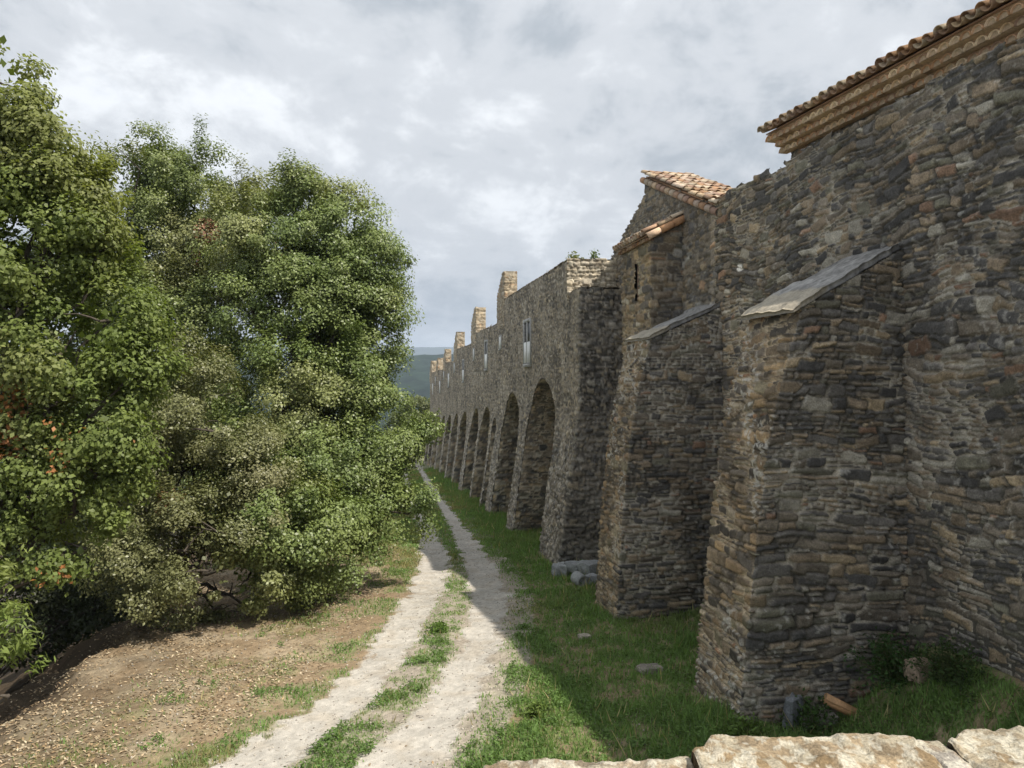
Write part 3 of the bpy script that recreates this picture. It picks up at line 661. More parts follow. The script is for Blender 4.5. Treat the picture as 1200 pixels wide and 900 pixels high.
for i, (c, ww, hh, zc, kind) in enumerate(WIN):
    m = MB(); x0, x1 = W - .05, W + .3; y0, y1, z0, z1 = c - ww / 2, c + ww / 2, zc - hh / 2, zc + hh / 2; b = .13 if kind else .07
    g = (.40, .39, .37)
    m.box(x0, x1, y0 - b, y0, z0 - b, z1 + b, g).box(x0, x1, y1, y1 + b, z0 - b, z1 + b, g).box(x0 + .004, x1, y0, y1, z1, z1 + b, g).box(x0 - .04, x1, y0, y1, z0 - b, z0, g)
    if kind == 2: m.box(x0 + .006, x1 - .1, c - .06, c + .06, z0, z1, g)
    fr = m.build('window', M_CAP, wg)
    zm = z0 + hh * (.52 if kind == 2 else .55 if kind else 1.0)
    m = MB()
    for (a_, b_) in (((y0, c - .06), (c + .06, y1)) if kind == 2 else ((y0, y1),)):
        m.box(x0 + .012, x0 + .04, a_ + .0, b_ - .0, z0 + .03, zm, (.88, .87, .83)).box(x0 + .004, x0 + .009, (a_ + b_) / 2 - .012, (a_ + b_) / 2 + .012, z0 + .05, zm, (.6, .6, .6))
    m.build('shutter', M_WHITE, fr)
    if kind:
        m = MB()
        m.box(x0 + .05, x0 + .07, y0, y1, zm, z1, (.025, .03, .035)); m.build('pane', M_GLASS, fr)

# ------------------------------------------------------------------ leaves and trees
def leaves(mb, P, N, ln, wd, C, rng, droop=0.0):
    n = len(P); N = N / (np.linalg.norm(N, axis=1, keepdims=True) + 1e-9)
    a = rng.normal(size=(n, 3)); a[:, 2] -= droop; a -= N * (a * N).sum(1, keepdims=True); a /= np.linalg.norm(a, axis=1, keepdims=True) + 1e-9
    b = np.cross(N, a); ln = np.asarray(ln).reshape(-1, 1) * np.ones((n, 1)); wd = np.asarray(wd).reshape(-1, 1) * np.ones((n, 1))
    f = wd * .22 * N
    V = np.stack([P - a * ln / 2, P + b * wd / 2 + f, P + a * ln / 2, P - b * wd / 2 + f], 1).reshape(-1, 3)
    mb.add(V, np.arange(4 * n).reshape(n, 4), np.repeat(C, 4, 0))
def sphere_dirs(n, rng):
    v = rng.normal(size=(n, 3)); return v / np.linalg.norm(v, axis=1, keepdims=True)
def crown(lobes, center, dens, leaf, cols, seed, sub=(.26, .5), per=46, flat=.75, brown=(), inner=.5, droop=.2, spray=0.0, gap=.36):
    """lobes: (x,y,z,r). Leaves gather in clumps on and in every lobe, so gaps stay dark between them"""
    rng = RS(seed); mb = MB(); center = np.asarray(center, float); clumps = []
    for (x, y, z, r) in lobes:
        n = max(4, int(dens * r * r)); d = sphere_dirs(n, rng)
        rad = r * (1 - .45 * rng.rand(n) ** 1.6); rad *= (1 + .16 * (rng.rand(n) - .3))
        q = np.array((x, y, z)) + d * rad[:, None] * np.array((1, 1, .95))
        clumps.append(np.concatenate([q, d, np.full((n, 1), r)], 1))
    cl = np.concatenate(clumps)
    if gap: cl = cl[fbm(cl[:, 0] * .8 + cl[:, 1] * .35, cl[:, 2] * .9 + cl[:, 1] * .45, seed + 3, 2) > gap]
    n = len(cl)
    sr = sub[0] + (sub[1] - sub[0]) * rng.rand(n) ** 1.5
    cnt = np.maximum(5, (per * (sr / sub[1]) ** 2 * (.6 + .8 * rng.rand(n))).astype(int))
    ci = np.repeat(np.arange(n), cnt); m = len(ci)
    off = sphere_dirs(m, rng) * (rng.rand(m, 1) ** .42) * .95 + rng.normal(size=(m, 3)) * .13; off[:, 2] *= flat
    out_ = cl[ci, 3:6]; off += out_ * .25 * rng.rand(m, 1)
    if spray:   # twigs that stick out of the outline
        sp = (rng.rand(n) < spray)[ci]; k = rng.rand(m, 1) * 1.25; dirn = cl[ci, 3:6] * .7 + np.array((0, 0, .65)); off = np.where(sp[:, None], off * .5 + dirn * k, off)
    P = cl[ci, :3] + off * sr[ci, None]
    on = off / (np.linalg.norm(off, axis=1, keepdims=True) + 1e-6)
    N = out_ * .35 + on * .6 + np.array((0, 0, .45)) + rng.normal(size=(m, 3)) * .38
    base = np.array(cols); tone = rng.rand(n); w = tone[ci, None]
    big = fbm(cl[:, 0] * .5 + 9, cl[:, 2] * .5 + cl[:, 1] * .3, seed, 3)[ci, None]
    C = base[0] * (1 - w) + base[1] * w
    yel = sstep(.5, .68, big); C = C * (1 - yel * .7) + base[2] * yel * .7
    C = C * (.72 + .56 * rng.rand(m, 1))
    for (bx, by, bz, br, bc, pr_) in brown:
        h_ = (np.linalg.norm(P - np.array((bx, by, bz)), axis=1) < br) & (rng.rand(m) < pr_); C[h_] = np.array(bc) * (.7 + .6 * rng.rand(h_.sum(), 1))
    s_ = .7 + .6 * rng.rand(m); leaves(mb, P, N, leaf[0] * s_, leaf[1] * s_, C, rng, droop)
    # sparser leaves deep inside, darkened in colour to paint the inner shade
    for (x, y, z, r) in lobes:
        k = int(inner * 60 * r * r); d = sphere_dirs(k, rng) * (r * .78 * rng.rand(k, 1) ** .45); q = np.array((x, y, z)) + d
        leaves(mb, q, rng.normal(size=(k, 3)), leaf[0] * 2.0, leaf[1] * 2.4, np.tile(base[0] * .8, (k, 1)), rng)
    return mb
def limb(mb, p0, p1, r0, r1, rng, n=7, wob=.12, C=(.10, .085, .07), sag=0):
    p0 = np.array(p0, float); p1 = np.array(p1, float); L = np.linalg.norm(p1 - p0); t = np.linspace(0, 1, n)[:, None]
    P = p0 + (p1 - p0) * t + rng.normal(size=(n, 3)) * wob * L * .16 * np.sin(t * math.pi); P[:, 2] += sag * L * np.sin(t[:, 0] * math.pi)
    mb.tube(P, r0 + (r1 - r0) * t[:, 0], C); return P
def tree(name, label, cat, base, lobes, leaf, cols, seed, mat, group=None, dens=26, tr=.22, twigs=14, **kw):
    base = np.array(base, float); base[2] = float(gz(base[0], base[1])) - .05
    t = thing(name, label, cat, tuple(base), group)
    rng = RS(seed + 1); mb = MB(); L = np.array(lobes); ctr = L[:, :3].mean(0)
    fork = base + (ctr - base) * np.array((.35, .35, .38))
    limb(mb, base - (0, 0, .2), fork, tr, tr * .72, rng, 8)
    for l in L:
        P = limb(mb, fork - (fork - base) * .25 * rng.rand(), l[:3] + (0, 0, -.1 * l[3]), tr * .42, .02, rng, 8, .22, sag=.06)
        for k in range(twigs // 3):
            d = sphere_dirs(1, rng)[0]; d[2] = abs(d[2]) * .6; q = P[4 + k % 4]; limb(mb, q, q + d * l[3] * .95, .028, .006, rng, 5, .25)
    mb.build('trunk', M_BARK, t)
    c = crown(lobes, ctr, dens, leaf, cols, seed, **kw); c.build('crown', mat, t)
    return t
def lob(rows, D0): return [(*at(p[0], p[1], p[3] if len(p) > 3 else D0), p[2] / 901.0 * (p[3] if len(p) > 3 else D0)) for p in rows]
OAKC = [(.15, .205, .062), (.225, .275, .092), (.29, .30, .128)]
oakA = lob([(416, 262, 38), (432, 308, 40), (428, 372, 42), (398, 236, 28), (486, 512, 24, 21.5), (478, 600, 27, 20.6), (350, 275, 62), (388, 285, 51), (300, 290, 62), (414, 345, 52), (426, 420, 47), (375, 350, 80), (310, 375, 75), (406, 470, 62, 22), (456, 525, 31, 21.5), (350, 470, 75, 21.5), (441, 600, 39, 20.5), (386, 560, 65, 20.5),
            (381, 650, 48, 19.6), (416, 650, 33, 20), (350, 680, 34, 18.0), (290, 675, 40, 17.2), (335, 640, 56, 17.6), (370, 620, 50, 18.2), (300, 590, 66, 18.0), (300, 500, 60, 21), (426, 545, 47, 21), (371, 240, 30), (345, 228, 26), (441, 300, 24)], 23)
bz = lambda px, py, D, r, c, p: (*at(px, py, D), r, c, p)
BRN = (.30, .17, .09)
tree('holm_oak', 'big dark green holm oak with rounded lobes overhanging the gravel track', 'tree', (-3.2, 23.2, 0), oakA, (.082, .052), OAKC, 41, M_OAK, group='trees on the left bank', dens=21, per=820, sub=(.36, .72), tr=.3, spray=.13,
     brown=[bz(330, 300, 22, .5, BRN, .1)])
oakB = lob([(112, 235, 46), (100, 320, 58), (140, 350, 60), (120, 430, 60), (165, 195, 46), (150, 235, 52), (235, 215, 44), (225, 260, 60), (180, 300, 66), (255, 300, 55), (240, 370, 60, 24), (190, 390, 66, 23), (300, 250, 40), (130, 290, 45), (265, 440, 50, 24)], 25)
tree('holm_oak', 'olive green holm oak with one rusty patch of dead leaves, behind the others', 'tree', (-7.2, 25.5, 0), oakB, (.085, .054), [(.15, .195, .062), (.22, .26, .09), (.285, .285, .128)], 42, M_OAK, group='trees on the left bank', dens=20, per=760, sub=(.36, .72), tr=.26, spray=.2,
     brown=[bz(243, 272, 23.6, .42, (.42, .23, .15), .75), bz(238, 300, 23.6, .35, (.38, .2, .12), .6)])
oakC = lob([(215, 465, 62), (250, 500, 56), (180, 500, 66), (230, 560, 66), (170, 580, 60), (215, 640, 60, 16.4), (165, 650, 48, 16.6), (265, 620, 56, 16.4), (245, 665, 40, 15.9), (180, 680, 40, 16.2), (160, 712, 26, 16.6), (205, 716, 24, 16.9), (290, 712, 24, 18), (250, 712, 24, 17.4), (285, 555, 50)], 17.5)
tree('holm_oak', 'grey green scrubby oak with bare dry twigs low down in front of the hollow', 'tree', (-5.0, 20.2, 0), oakC, (.066, .040), [(.175, .19, .08), (.23, .235, .11), (.28, .265, .145)], 43, M_OAK, group='trees on the left bank', dens=30, per=620, sub=(.26, .52), tr=.14, twigs=30, spray=.1,
     brown=[bz(200, 590, 16.5, .35, BRN, .4), bz(215, 700, 17, .5, (.22, .17, .12), .3)])
chest = lob([(-14, 62, 36), (2, 112, 42), (48, 175, 44), (90, 250, 42), (-10, 430, 60), (10, 480, 50), (-10, 90, 40), (15, 170, 55), (-30, 200, 80), (70, 225, 52), (40, 300, 80), (115, 290, 48), (-20, 350, 70), (130, 370, 52), (70, 410, 66), (150, 440, 42), (110, 490, 60), (30, 520, 55), (-20, 560, 70), (85, 570, 58), (140, 540, 42), (40, 640, 48), (100, 640, 34)], 12.8)
tree('broadleaf_tree', 'bright green broad leaved tree with scattered orange dead leaves at the left edge', 'tree', (-7.4, 13.6, 0), chest, (.082, .054), [(.155, .205, .055), (.215, .26, .08), (.26, .275, .105)], 44, M_BROAD, group='trees on the left bank', dens=40, per=440, sub=(.26, .5), tr=.2, spray=.12, droop=.5, gap=.30,
     brown=[bz(10, 470, 12.2, .35, (.45, .2, .08), .35), bz(75, 495, 12, .3, (.45, .2, .08), .25), bz(10, 520, 12.2, .3, (.45, .2, .08), .4), bz(60, 540, 12, .25, (.45, .2, .08), .4), bz(160, 500, 12, .25, (.42, .22, .1), .3), bz(60, 680, 12, .3, (.45, .2, .08), .25)])
sap = lob([(0, 650, 22), (-15, 700, 40), (5, 740, 26), (-10, 790, 36), (8, 815, 16)], 8.6)
tree('sapling', 'light green feathery sapling in the lower left corner', 'shrub', (-6.4, 9.3, 0), sap, (.10, .026), [(.17, .23, .06), (.22, .28, .08), (.26, .3, .1)], 45, M_BROAD, dens=210, per=60, sub=(.1, .2), tr=.04, spray=.4)
# dark undergrowth in the hollow, under the crowns
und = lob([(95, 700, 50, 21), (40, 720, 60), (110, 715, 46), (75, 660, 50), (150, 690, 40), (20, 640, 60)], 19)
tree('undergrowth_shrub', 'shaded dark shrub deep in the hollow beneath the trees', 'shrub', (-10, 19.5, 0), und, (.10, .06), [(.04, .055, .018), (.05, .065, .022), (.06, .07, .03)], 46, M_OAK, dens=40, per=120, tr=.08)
for i, (px, py, D, r, lab, c) in enumerate([(490, 492, 112, 20, 'rounded pale green tree beyond the oak at the end of the track', (.19, .215, .075)), (473, 505, 104, 18, 'small bushy tree half hidden behind the oak far down the track', (.15, .18, .06)),
                                       (498, 516, 118, 12, 'low dusty green bush by the far corner of the wing', (.17, .18, .09))]):
    b = at(px, py, D)
    tree('distant_tree', lab, 'tree', (b[0], b[1], 0), lob([(px, py - 8, r), (px - 12, py + 10, r * .8), (px + 10, py + 8, r * .75), (px, py + 26, r * .9), (px - 14, py + 40, r * .8)], D), (.22, .15), [tuple(np.array(c) * .7), c, tuple(np.array(c) * 1.2)], 50 + i, M_OAK, group='trees far down the track', dens=30, per=140, sub=(.35, .7), tr=.16, twigs=3)
# woods that close the left side behind the big trees
rng = RS(91)
for i in range(9):
    x = -13 - 5.0 * (i % 3) - rng.rand() * 2; y = 18 + 8.5 * i + rng.rand() * 3
    if i > 6: x, y = ((-12.2, 14.5), (-14.5, 20.5))[i - 7]
    h = 12.5 + rng.rand() * 3; z = float(gz(x, y))
    L = [(x + rng.normal() * 1.3, y + rng.normal() * 1.3, z + h * (.45 + .5 * rng.rand()), 1.7 + rng.rand()) for k in range(12)] + [(x, y, z + 1.6, 1.9), (x + 1, y - 1, z + 2.6, 1.8)]
    tree('holm_oak', ['shaded oak standing in the wood behind the front trees'][0], 'tree', (x, y, 0), L, (.2, .13), OAKC, 60 + i, M_OAK, group='oaks hidden in the wood behind', dens=26, per=150, sub=(.4, .8), tr=.2, twigs=3)

# ------------------------------------------------------------------ grass, litter, pebbles (nobody could count them)
def scatter(n, x0, x1, y0, y1, rng, power=1.6):
    y = y0 + (y1 - y0) * rng.rand(n) ** power; x = x0 + (x1 - x0) * rng.rand(n); return x, y
def blocked(X, Y):
    m = (X > 7.7) | ((Y > 10.3) & (Y < 12) & (X > 5.25)) | ((Y > 16.4) & (Y < 18.2) & (X > 5.25)) | ((Y > 22.8) & (X > 5.35) & ~in_arch(Y, -9.0 + 0 * Y)) 
    return m
rng = RS(7)
X, Y = scatter(420000, -5.2, 7.8, 7.2, 75, rng, 2.2)
n1 = fbm(X * 1.6, Y * 1.6, 21, 4); n2 = fbm(X * .5, Y * .5, 22, 3); n3 = fbm(X * 6, Y * 6, 23, 3)
tl, tr_ = track_d(X, Y, LT), track_d(X, Y, RT); pmv = np.minimum(np.abs(tl), np.abs(tr_)) - path_w(Y) - .5 * (n1 - .5) - .36 * (n3 - .5)
ga = grass_amount(X, Y, n1, n2, n3) * sstep(-.02, .14, pmv)
k = (rng.rand(len(X)) < ga) & ~blocked(X, Y) & (X > -5)
X, Y, n1, n2, tl, tr_ = X[k], Y[k], n1[k], n2[k], tl[k], tr_[k]; m = len(X); Z = gz(X, Y) - .005
lush = sstep(.3, 1.6, tr_)
hgt = (.026 + .05 * rng.rand(m)) * (.45 + 1.1 * fbm(X * 2.3, Y * 2.3, 71, 3)) * (1 + .9 * sstep(4.2, 5.6, X) * sstep(.4, .7, fbm(X * 1.9, Y * 1.9, 73, 3))) * (.75 + .7 * lush + .6 * sstep(.5, .7, n1)) * (1 + .012 * (Y - 8)); wd = (.006 + .006 * rng.rand(m)) * (1 + .05 * (Y - 8))
dry = sstep(.5, .66, n2 + .25 * (rng.rand(m) - .5)) * (1 - .75 * lush)
C = (np.array((.21, .335, .105)) * (1 - dry[:, None]) + np.array((.33, .29, .14)) * dry[:, None]) * (.65 + .7 * rng.rand(m, 1))
C = C * (1 - .1 * lush[:, None])
st_ = rng.rand(m) < .012; hgt = np.where(st_, hgt * 2.0 + .05, hgt); C[st_] = np.array((.42, .36, .19)) * (.7 + .6 * rng.rand(st_.sum(), 1))
th = rng.rand(m) * 6.283; ln = rng.rand(m) * .8; th2 = rng.rand(m) * 6.283
B = np.stack([X, Y, Z], -1); dx = np.stack([np.cos(th) * wd, np.sin(th) * wd, 0 * wd], -1); tip = B + np.stack([np.cos(th2) * ln * hgt, np.sin(th2) * ln * hgt, hgt], -1)
V = np.stack([B - dx, B + dx, tip], 1).reshape(-1, 3)
o = MB().add(V, np.arange(3 * m).reshape(m, 3), np.repeat(C, 3, 0)).build('grass', M_GRASS); tag(o, 'short green grass along the foot of the walls and between the ruts', 'grass', kind='stuff')
# broad leaved weeds spread through the grass
rng = RS(8); X, Y = scatter(46000, -4.5, 7.7, 7.5, 40, rng, 2.0)
n1 = fbm(X * 1.6, Y * 1.6, 21, 4); tr_ = track_d(X, Y, RT); tl = track_d(X, Y, LT)
k = ((tr_ > .7) & (rng.rand(len(X)) < .12 + .9 * sstep(.46, .62, n1)) | ((tl > .5) & (tr_ < -.5) & (n1 > .57)) | ((tl < -.6) & (tl > -3) & (n1 > .66) & (rng.rand(len(X)) < .6))) & ~blocked(X, Y)
X, Y = X[k], Y[k]; mb = MB(); q = 5; XX = np.repeat(X, q) + rng.normal(size=len(X) * q) * .035; YY = np.repeat(Y, q) + rng.normal(size=len(X) * q) * .035
P = np.stack([XX, YY, gz(XX, YY) + .02 + .07 * rng.rand(len(XX))], -1); N = rng.normal(size=P.shape) * .5 + (0, 0, 1)
leaves(mb, P, N, .05 + .03 * rng.rand(len(P)), .026, np.array((.13, .21, .06)) * (.6 + .8 * rng.rand(len(P), 1)), rng)
o = mb.build('ground_weeds', M_GRASS); tag(o, 'small leafy weeds mixed into the grass', 'weeds', kind='stuff')
# fallen leaves on the bank
rng = RS(9); X, Y = scatter(52000, -8.5, .8, 8, 30, rng, 1.5); tl = track_d(X, Y, LT)
k = (rng.rand(len(X)) < sstep(.5, 1.6, -tl) * (.15 + .8 * sstep(.38, .6, fbm(X * .9, Y * .9, 88, 3))) + .02) & (np.abs(tl) > .45); X, Y = X[k], Y[k]
mb = MB(); P = np.stack([X, Y, gz(X, Y) + .006 + .014 * rng.rand(len(X))], -1); N = rng.normal(size=P.shape) * .28 + (0, 0, 1)
pal = np.array([(.33, .235, .135), (.40, .305, .195), (.22, .16, .10), (.48, .40, .28), (.29, .235, .15)]); C = pal[rng.randint(0, 5, len(P))] * (.7 + .6 * rng.rand(len(P), 1))
leaves(mb, P, N, .05 + .035 * rng.rand(len(P)), .03, C, rng); o = mb.build('leaf_litter', M_LITTER); tag(o, 'brown fallen leaves covering the bank under the oaks', 'leaves', kind='stuff')
# loose stones on the track and the bank
rng = RS(10); X, Y = scatter(60000, -5, 4.5, 7.3, 34, rng, 1.7); tl, tr_ = track_d(X, Y, LT), track_d(X, Y, RT)
pk = np.minimum(np.abs(tl), np.abs(tr_)); k = rng.rand(len(X)) < np.where(pk < .65, .5, .16); X, Y, pk = X[k], Y[k], pk[k]; m = len(X)
r = (.006 + .020 * rng.rand(m) ** 3)[:, None]; B = np.stack([X, Y, gz(X, Y) + .004], -1)
oc = np.array([(1, 0, 0), (0, 1, 0), (-1, 0, 0), (0, -1, 0), (0, 0, .7), (0, 0, -.5)], float); V = (B[:, None, :] + (oc[None] * (.7 + .6 * rng.rand(m, 6, 1))) * r[:, None, :]).reshape(-1, 3)
of = np.array([(0, 1, 4), (1, 2, 4), (2, 3, 4), (3, 0, 4), (1, 0, 5), (2, 1, 5), (3, 2, 5), (0, 3, 5)]); F = (np.arange(m)[:, None, None] * 6 + of[None]).reshape(-1, 3)
C = np.repeat(np.array((.46, .42, .36)) * (.4 + .95 * rng.rand(m, 1)), 6, 0)
o = MB().add(V, F, C).build('gravel', M_PATH); tag(o, 'loose pale gravel on the track and bank', 'gravel', kind='stuff')

# ------------------------------------------------------------------ small things at the foot of the walls
def rock(name, label, cat, c, size, col, seed, group=None, mat=None, rot=0, box=.55, n=14):
    """a lump of stone: a subdivided box pulled towards a ball, chipped by noise"""
    u = np.linspace(-1, 1, n); A, B = np.meshgrid(u, u, indexing='ij'); I1 = np.ones_like(A); V = []; F = []; o_ = 0
    for ax in range(3):
        for sg in (-1, 1):
            q = [None] * 3; q[ax] = sg * I1; q[(ax + 1) % 3] = A * sg; q[(ax + 2) % 3] = B
            V.append(np.stack(q, -1).reshape(-1, 3)); F.append(gridfaces(np.ones(A.shape, bool)) + o_); o_ += n * n
    V = np.concatenate(V); F = np.concatenate(F)
    S_ = V / np.linalg.norm(V, axis=1, keepdims=True); V = V * box + S_ * (1 - box) * 1.15
    nn = fbm(V[:, 0] * 1.7 + V[:, 2] + seed, V[:, 1] * 1.7 - V[:, 2] * .7, seed, 4) - .5; V = V * (1 + .45 * nn[:, None])
    V = V * np.array(size) / 2; cr_, sr_ = math.cos(rot), math.sin(rot)
    V = np.stack([V[:, 0] * cr_ - V[:, 1] * sr_, V[:, 0] * sr_ + V[:, 1] * cr_, V[:, 2]], -1)
    C = np.array(col) * (.7 + .9 * (nn + .3))[:, None]
    o = MB().add(V, F, np.clip(C, .01, .9)).build(name, mat or M_STONE, smooth=False); o.location = c; return tag(o, label, cat, group)
def onground(x, y, dz=0): return (x, y, float(gz(x, y)) + dz)
G = 'loose stones at the foot of the walls'
rock('loose_stone', 'large grey block leaning in the angle between the wing and the second buttress', 'stone', onground(5.95, 20.9, .22), (.55, .6, .55), (.26, .27, .27), 1, G, rot=.4)
rock('loose_stone', 'grey boulder at the front edge of the rubble by the arcade pier', 'stone', onground(5.25, 21.6, .16), (.45, .5, .42), (.30, .31, .31), 2, G, rot=1.1)
rock('loose_stone', 'flat grey stone lying on the rubble heap by the arcade pier', 'stone', onground(5.6, 21.4, .30), (.6, .45, .25), (.24, .25, .25), 3, G, rot=2.2)
rock('loose_stone', 'small bluish stone beside the hollow concrete block', 'stone', onground(5.75, 20.1, .12), (.34, .3, .3), (.28, .29, .30), 4, G)
rock('loose_stone', 'dark upright slab leaning against the foot of the nearest buttress', 'stone', onground(5.85, 10.05, .18), (.30, .16, .55), (.16, .17, .18), 5, G, rot=.5, box=.8)
rock('loose_stone', 'pale flat flagstone beside the broken orange tile', 'stone', onground(6.2, 10.02, .10), (.55, .3, .22), (.27, .25, .22), 6, G, box=.85)
rock('loose_stone', 'brownish stone half buried in weeds below the near wall', 'stone', onground(7.35, 9.35, .10), (.42, .28, .26), (.30, .23, .17), 7, G, rot=.2)
rock('loose_stone', 'low flat stone sunk in the grass before the nearest buttress', 'stone', onground(4.75, 12.9, .03), (.45, .3, .14), (.27, .24, .20), 8, G)
rock('loose_stone', 'tan stone sunk in the grass beside the sunlit edge of the track', 'stone', onground(4.2, 15.2, .03), (.26, .2, .12), (.36, .32, .26), 9, G)
m = MB(); c0 = np.array(onground(5.4, 20.05, .17)); nseg = 18
for (ra, rb) in ((.17, .10),):
    V = []
    for y in (-.17, .17):
        for r_ in (ra, rb):
            for k in range(nseg): V.append((r_ * math.cos(k * 2 * math.pi / nseg), y, r_ * math.sin(k * 2 * math.pi / nseg)))
    F = []
    for k in range(nseg):
        j = (k + 1) % nseg; F += [(k, j, 2 * nseg + j, 2 * nseg + k), (nseg + j, nseg + k, 3 * nseg + k, 3 * nseg + j), (j, k, nseg + k, nseg + j), (2 * nseg + k, 2 * nseg + j, 3 * nseg + j, 3 * nseg + k)]
    m.add(V, F, (.34, .35, .35))
o = m.build('concrete_pipe', M_STONE); o.location = c0; o.rotation_euler = (.15, 0, .35); tag(o, 'short hollow grey concrete pipe end lying beside the rubble', 'pipe')
m = MB(); m.box(-.24, .24, -.07, .07, -.035, .035, (.42, .24, .12)); barrel(m, (-.24, .0, .03), (.24, .0, .03), (0, 0, 1), .075, .065, col=(.5, .3, .16), fill=.01)
o = m.build('broken_tile', M_TILE); o.location = onground(6.55, 10.0, .20); o.rotation_euler = (.1, .42, -.35); tag(o, 'broken orange roof tile lying at the foot of the nearest buttress', 'tile')
def weed(name, label, c, r, h, n, col, seed, leaf=(.07, .035), group=None, mat=None):
    rng = RS(seed); base = np.array(c, float); t = thing(name, label, 'plant', tuple(base), group); ms = MB(); ml = MB()
    for k in range(n):
        d = rng.normal(size=2) * r * .5; tip = base + (d[0], d[1], h * (.5 + .5 * rng.rand()) * math.exp(-(d @ d) / (r * r)))
        P = limb(ms, base + (d[0] * .3, d[1] * .3, -.02), tip, .005, .002, rng, 5, .3, (.10, .11, .05)); q = 14
        f = rng.rand(q); pts = np.array([P[min(4, int(a_ * 5))] for a_ in f]) + rng.normal(size=(q, 3)) * .05
        leaves(ml, pts, rng.normal(size=(q, 3)) * .6 + (0, 0, .8), leaf[0], leaf[1], np.array(col) * (.6 + .8 * rng.rand(q, 1)), rng)
    ms.build('stem', M_BARK, t); ml.build('foliage', mat or M_GRASS, t)
GW = 'weeds at the foot of the wall'
weed('leafy_weed', 'bushy dark green weed at the corner of the nearest buttress', onground(6.0, 9.95), .42, .55, 70, (.06, .11, .03), 1, group=GW)
weed('leafy_weed', 'light green clump of weeds left of the nearest buttress foot', onground(5.0, 9.9), .42, .34, 60, (.12, .19, .045), 2, group=GW)
weed('leafy_weed', 'broad mound of dark green weeds in the corner of buttress and wall', onground(7.25, 9.75), .62, .7, 110, (.05, .10, .03), 3, group=GW)
weed('leafy_weed', 'trailing dim green weeds below the wall at the right edge', onground(7.5, 8.9), .6, .5, 90, (.055, .09, .03), 4, group=GW)
weed('leafy_weed', 'tuft of weeds in the rubble between pier and second buttress', onground(5.9, 21.5), .3, .5, 40, (.07, .12, .035), 5, group=GW)
weed('leafy_weed', 'bright weed sprouting on the strip between the wheel ruts', onground(1.35, 16.3), .3, .2, 46, (.13, .21, .045), 6, group='weeds on the track')
weed('leafy_weed', 'green weed patch on the right edge of the track in the sun', onground(2.35, 11.3), .3, .22, 36, (.14, .20, .05), 7, group='weeds on the track')
weed('wall_weed', 'sprig of yellow green weeds on top of the sunlit wall end', (6.55, 24.9, 3.93), .32, .32, 26, (.19, .21, .07), 8, (.10, .05), group='weeds on the wall top')
weed('wall_weed', 'single upright weed on the wall top next to the turret', (7.2, 24.8, 3.93), .14, .42, 12, (.14, .19, .06), 9, (.10, .05), group='weeds on the wall top')

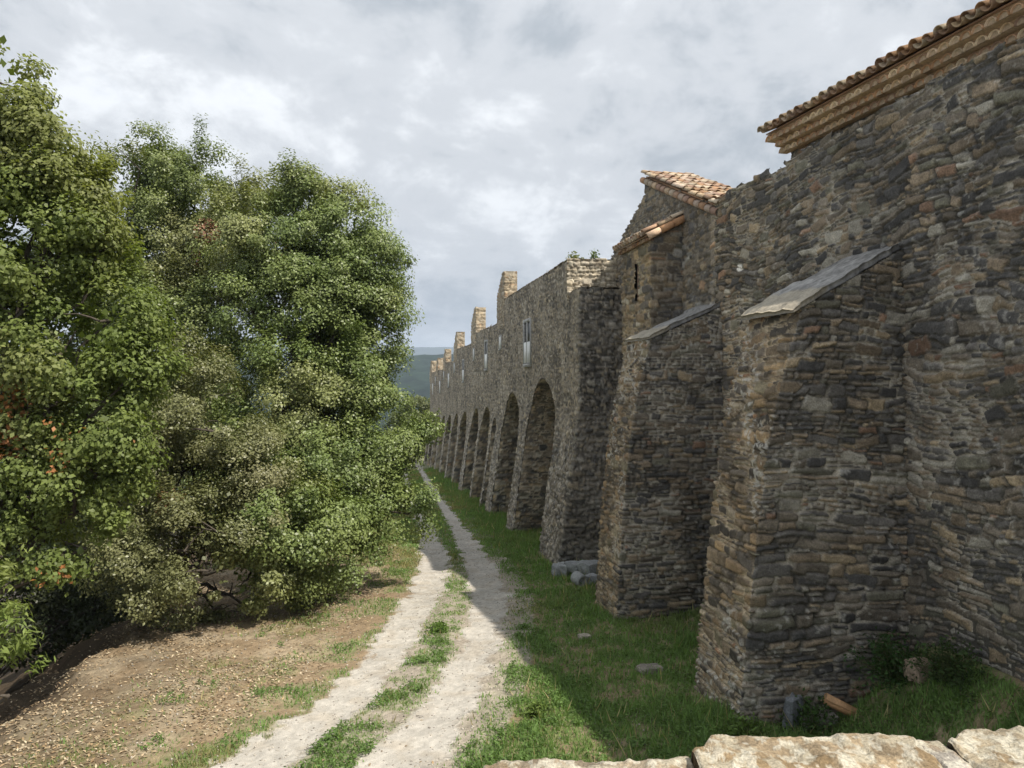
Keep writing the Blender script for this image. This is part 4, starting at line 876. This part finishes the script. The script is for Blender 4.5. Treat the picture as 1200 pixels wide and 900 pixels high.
# ------------------------------------------------------------------ the parapet in front of the camera
pp = thing('parapet_wall', 'sunlit lichen covered stone parapet in the near foreground', 'wall', (1, 1.5, -1.5))
s_, c_ = math.sin(YAW), math.cos(YAW)
def fwd(r_, d, z): return np.array((d * s_ + r_ * c_, d * c_ - r_ * s_, z))
def para_stone(r0, r1, dback0, dback1, ztop, seed, col, hgt=.22, dfront=.75):
    n = 220; k = 130; A, B = np.meshgrid(np.linspace(0, 1, n), np.linspace(0, 1, k), indexing='ij')
    Rr = r0 + (r1 - r0) * A; back = dback0 + (dback1 - dback0) * A + .06 * (fbm(Rr * 4, Rr * 0, seed, 4) - .5) - .07 * sstep(.16, 0, A) * (seed in (2, 4)); D = dfront + (back - dfront) * B
    ew = np.minimum(A, 1 - A) * (r1 - r0); eb = (1 - B) * (back - dfront)
    rd = lambda e, R: -np.where(e < R, R - np.sqrt(np.maximum(R * R - (R - e) ** 2, 0)), 0)
    Z = ztop + rd(ew, .010) * .8 + rd(eb, .022) + .035 * (fbm(Rr * 3, D * 3, seed + 1, 3) - .5) + .026 * (fbm(Rr * 14, D * 14, seed + 2, 3) - .5) + .013 * (fbm(Rr * 45, D * 45, seed + 9, 3) - .5)
    P = np.stack([D * s_ + Rr * c_, D * c_ - Rr * s_, Z], -1)
    l1 = sstep(.52, .57, fbm(Rr * 30, D * 30, seed + 3, 4)); l2 = sstep(.57, .61, fbm(Rr * 52 + 4, D * 52, seed + 4, 3)); l3 = sstep(.57, .66, fbm(Rr * 9, D * 9, seed + 5, 4)); nn = fbm(Rr * 22, D * 22, seed + 6, 3)
    C = np.array(col) * (.55 + .9 * nn)[..., None]
    C = C * (1 - l3[..., None] * .6) + np.array((.22, .15, .075)) * l3[..., None] * .6
    C = C * (1 - l1[..., None] * .75) + np.array((.42, .38, .29)) * l1[..., None] * .75
    C = C * (1 - l2[..., None] * .6) + np.array((.56, .53, .44)) * l2[..., None] * .6
    N_ = n * k; I = np.arange(N_).reshape(n, k); ring = np.concatenate([I[:, 0], I[-1, 1:], I[-2::-1, -1], I[0, -2:0:-1]])
    Pl = P.reshape(-1, 3); low = Pl[ring].copy(); low[:, 2] = ztop - hgt; m_ = len(ring); J = np.arange(m_)
    side = np.stack([ring, ring[(J + 1) % m_], N_ + (J + 1) % m_, N_ + J], -1)
    mb = MB().add(np.concatenate([Pl, low]), np.concatenate([gridfaces(np.ones(A.shape, bool)), side]), np.concatenate([C.reshape(-1, 3), C.reshape(-1, 3)[ring] * .8]))
    mb.build('coping_stone', M_PARA, pp, smooth=True)
para_stone(-.06, .378, 1.60, 1.635, -.792, 1, (.30, .245, .175))
para_stone(.376, .872, 1.69, 1.69, -.772, 2, (.31, .24, .155))
para_stone(.871, .933, 1.68, 1.68, -.778, 3, (.32, .29, .25))
para_stone(.932, 1.405, 1.72, 1.73, -.775, 4, (.36, .30, .21))
para_stone(1.41, 1.9, 1.73, 1.74, -.772, 5, (.45, .38, .28))
mb = MB(); q = [fwd(-.3, .8, 0), fwd(1.9, .8, 0), fwd(1.9, 1.62, 0), fwd(-.3, 1.48, 0)]
V = [(p[0], p[1], -4.9) for p in q] + [(p[0], p[1], -.80) for p in q]
mb.add(V, [(3, 2, 1, 0), (4, 5, 6, 7), (0, 1, 5, 4), (1, 2, 6, 5), (2, 3, 7, 6), (3, 0, 4, 7)], (.3, .27, .22)); mb.build('wall', M_PARA, pp)

# ------------------------------------------------------------------ the air: far hills fade to blue
HZ = True
if HZ:
    m = bpy.data.materials.new('haze'); m.use_nodes = True; t = m.node_tree; t.nodes.clear()
    o_ = t.nodes.new('ShaderNodeOutputMaterial'); v = t.nodes.new('ShaderNodeVolumePrincipled'); v.inputs['Color'].default_value = (.66, .80, 1, 1); v.inputs['Density'].default_value = .0002
    t.links.new(v.outputs[0], o_.inputs['Volume'])
    o = MB().box(-9500, 9500, -3500, 12500, -220, 320).build('haze', m); tag(o, 'thin blue haze in the air over the valley', 'haze', kind='stuff')
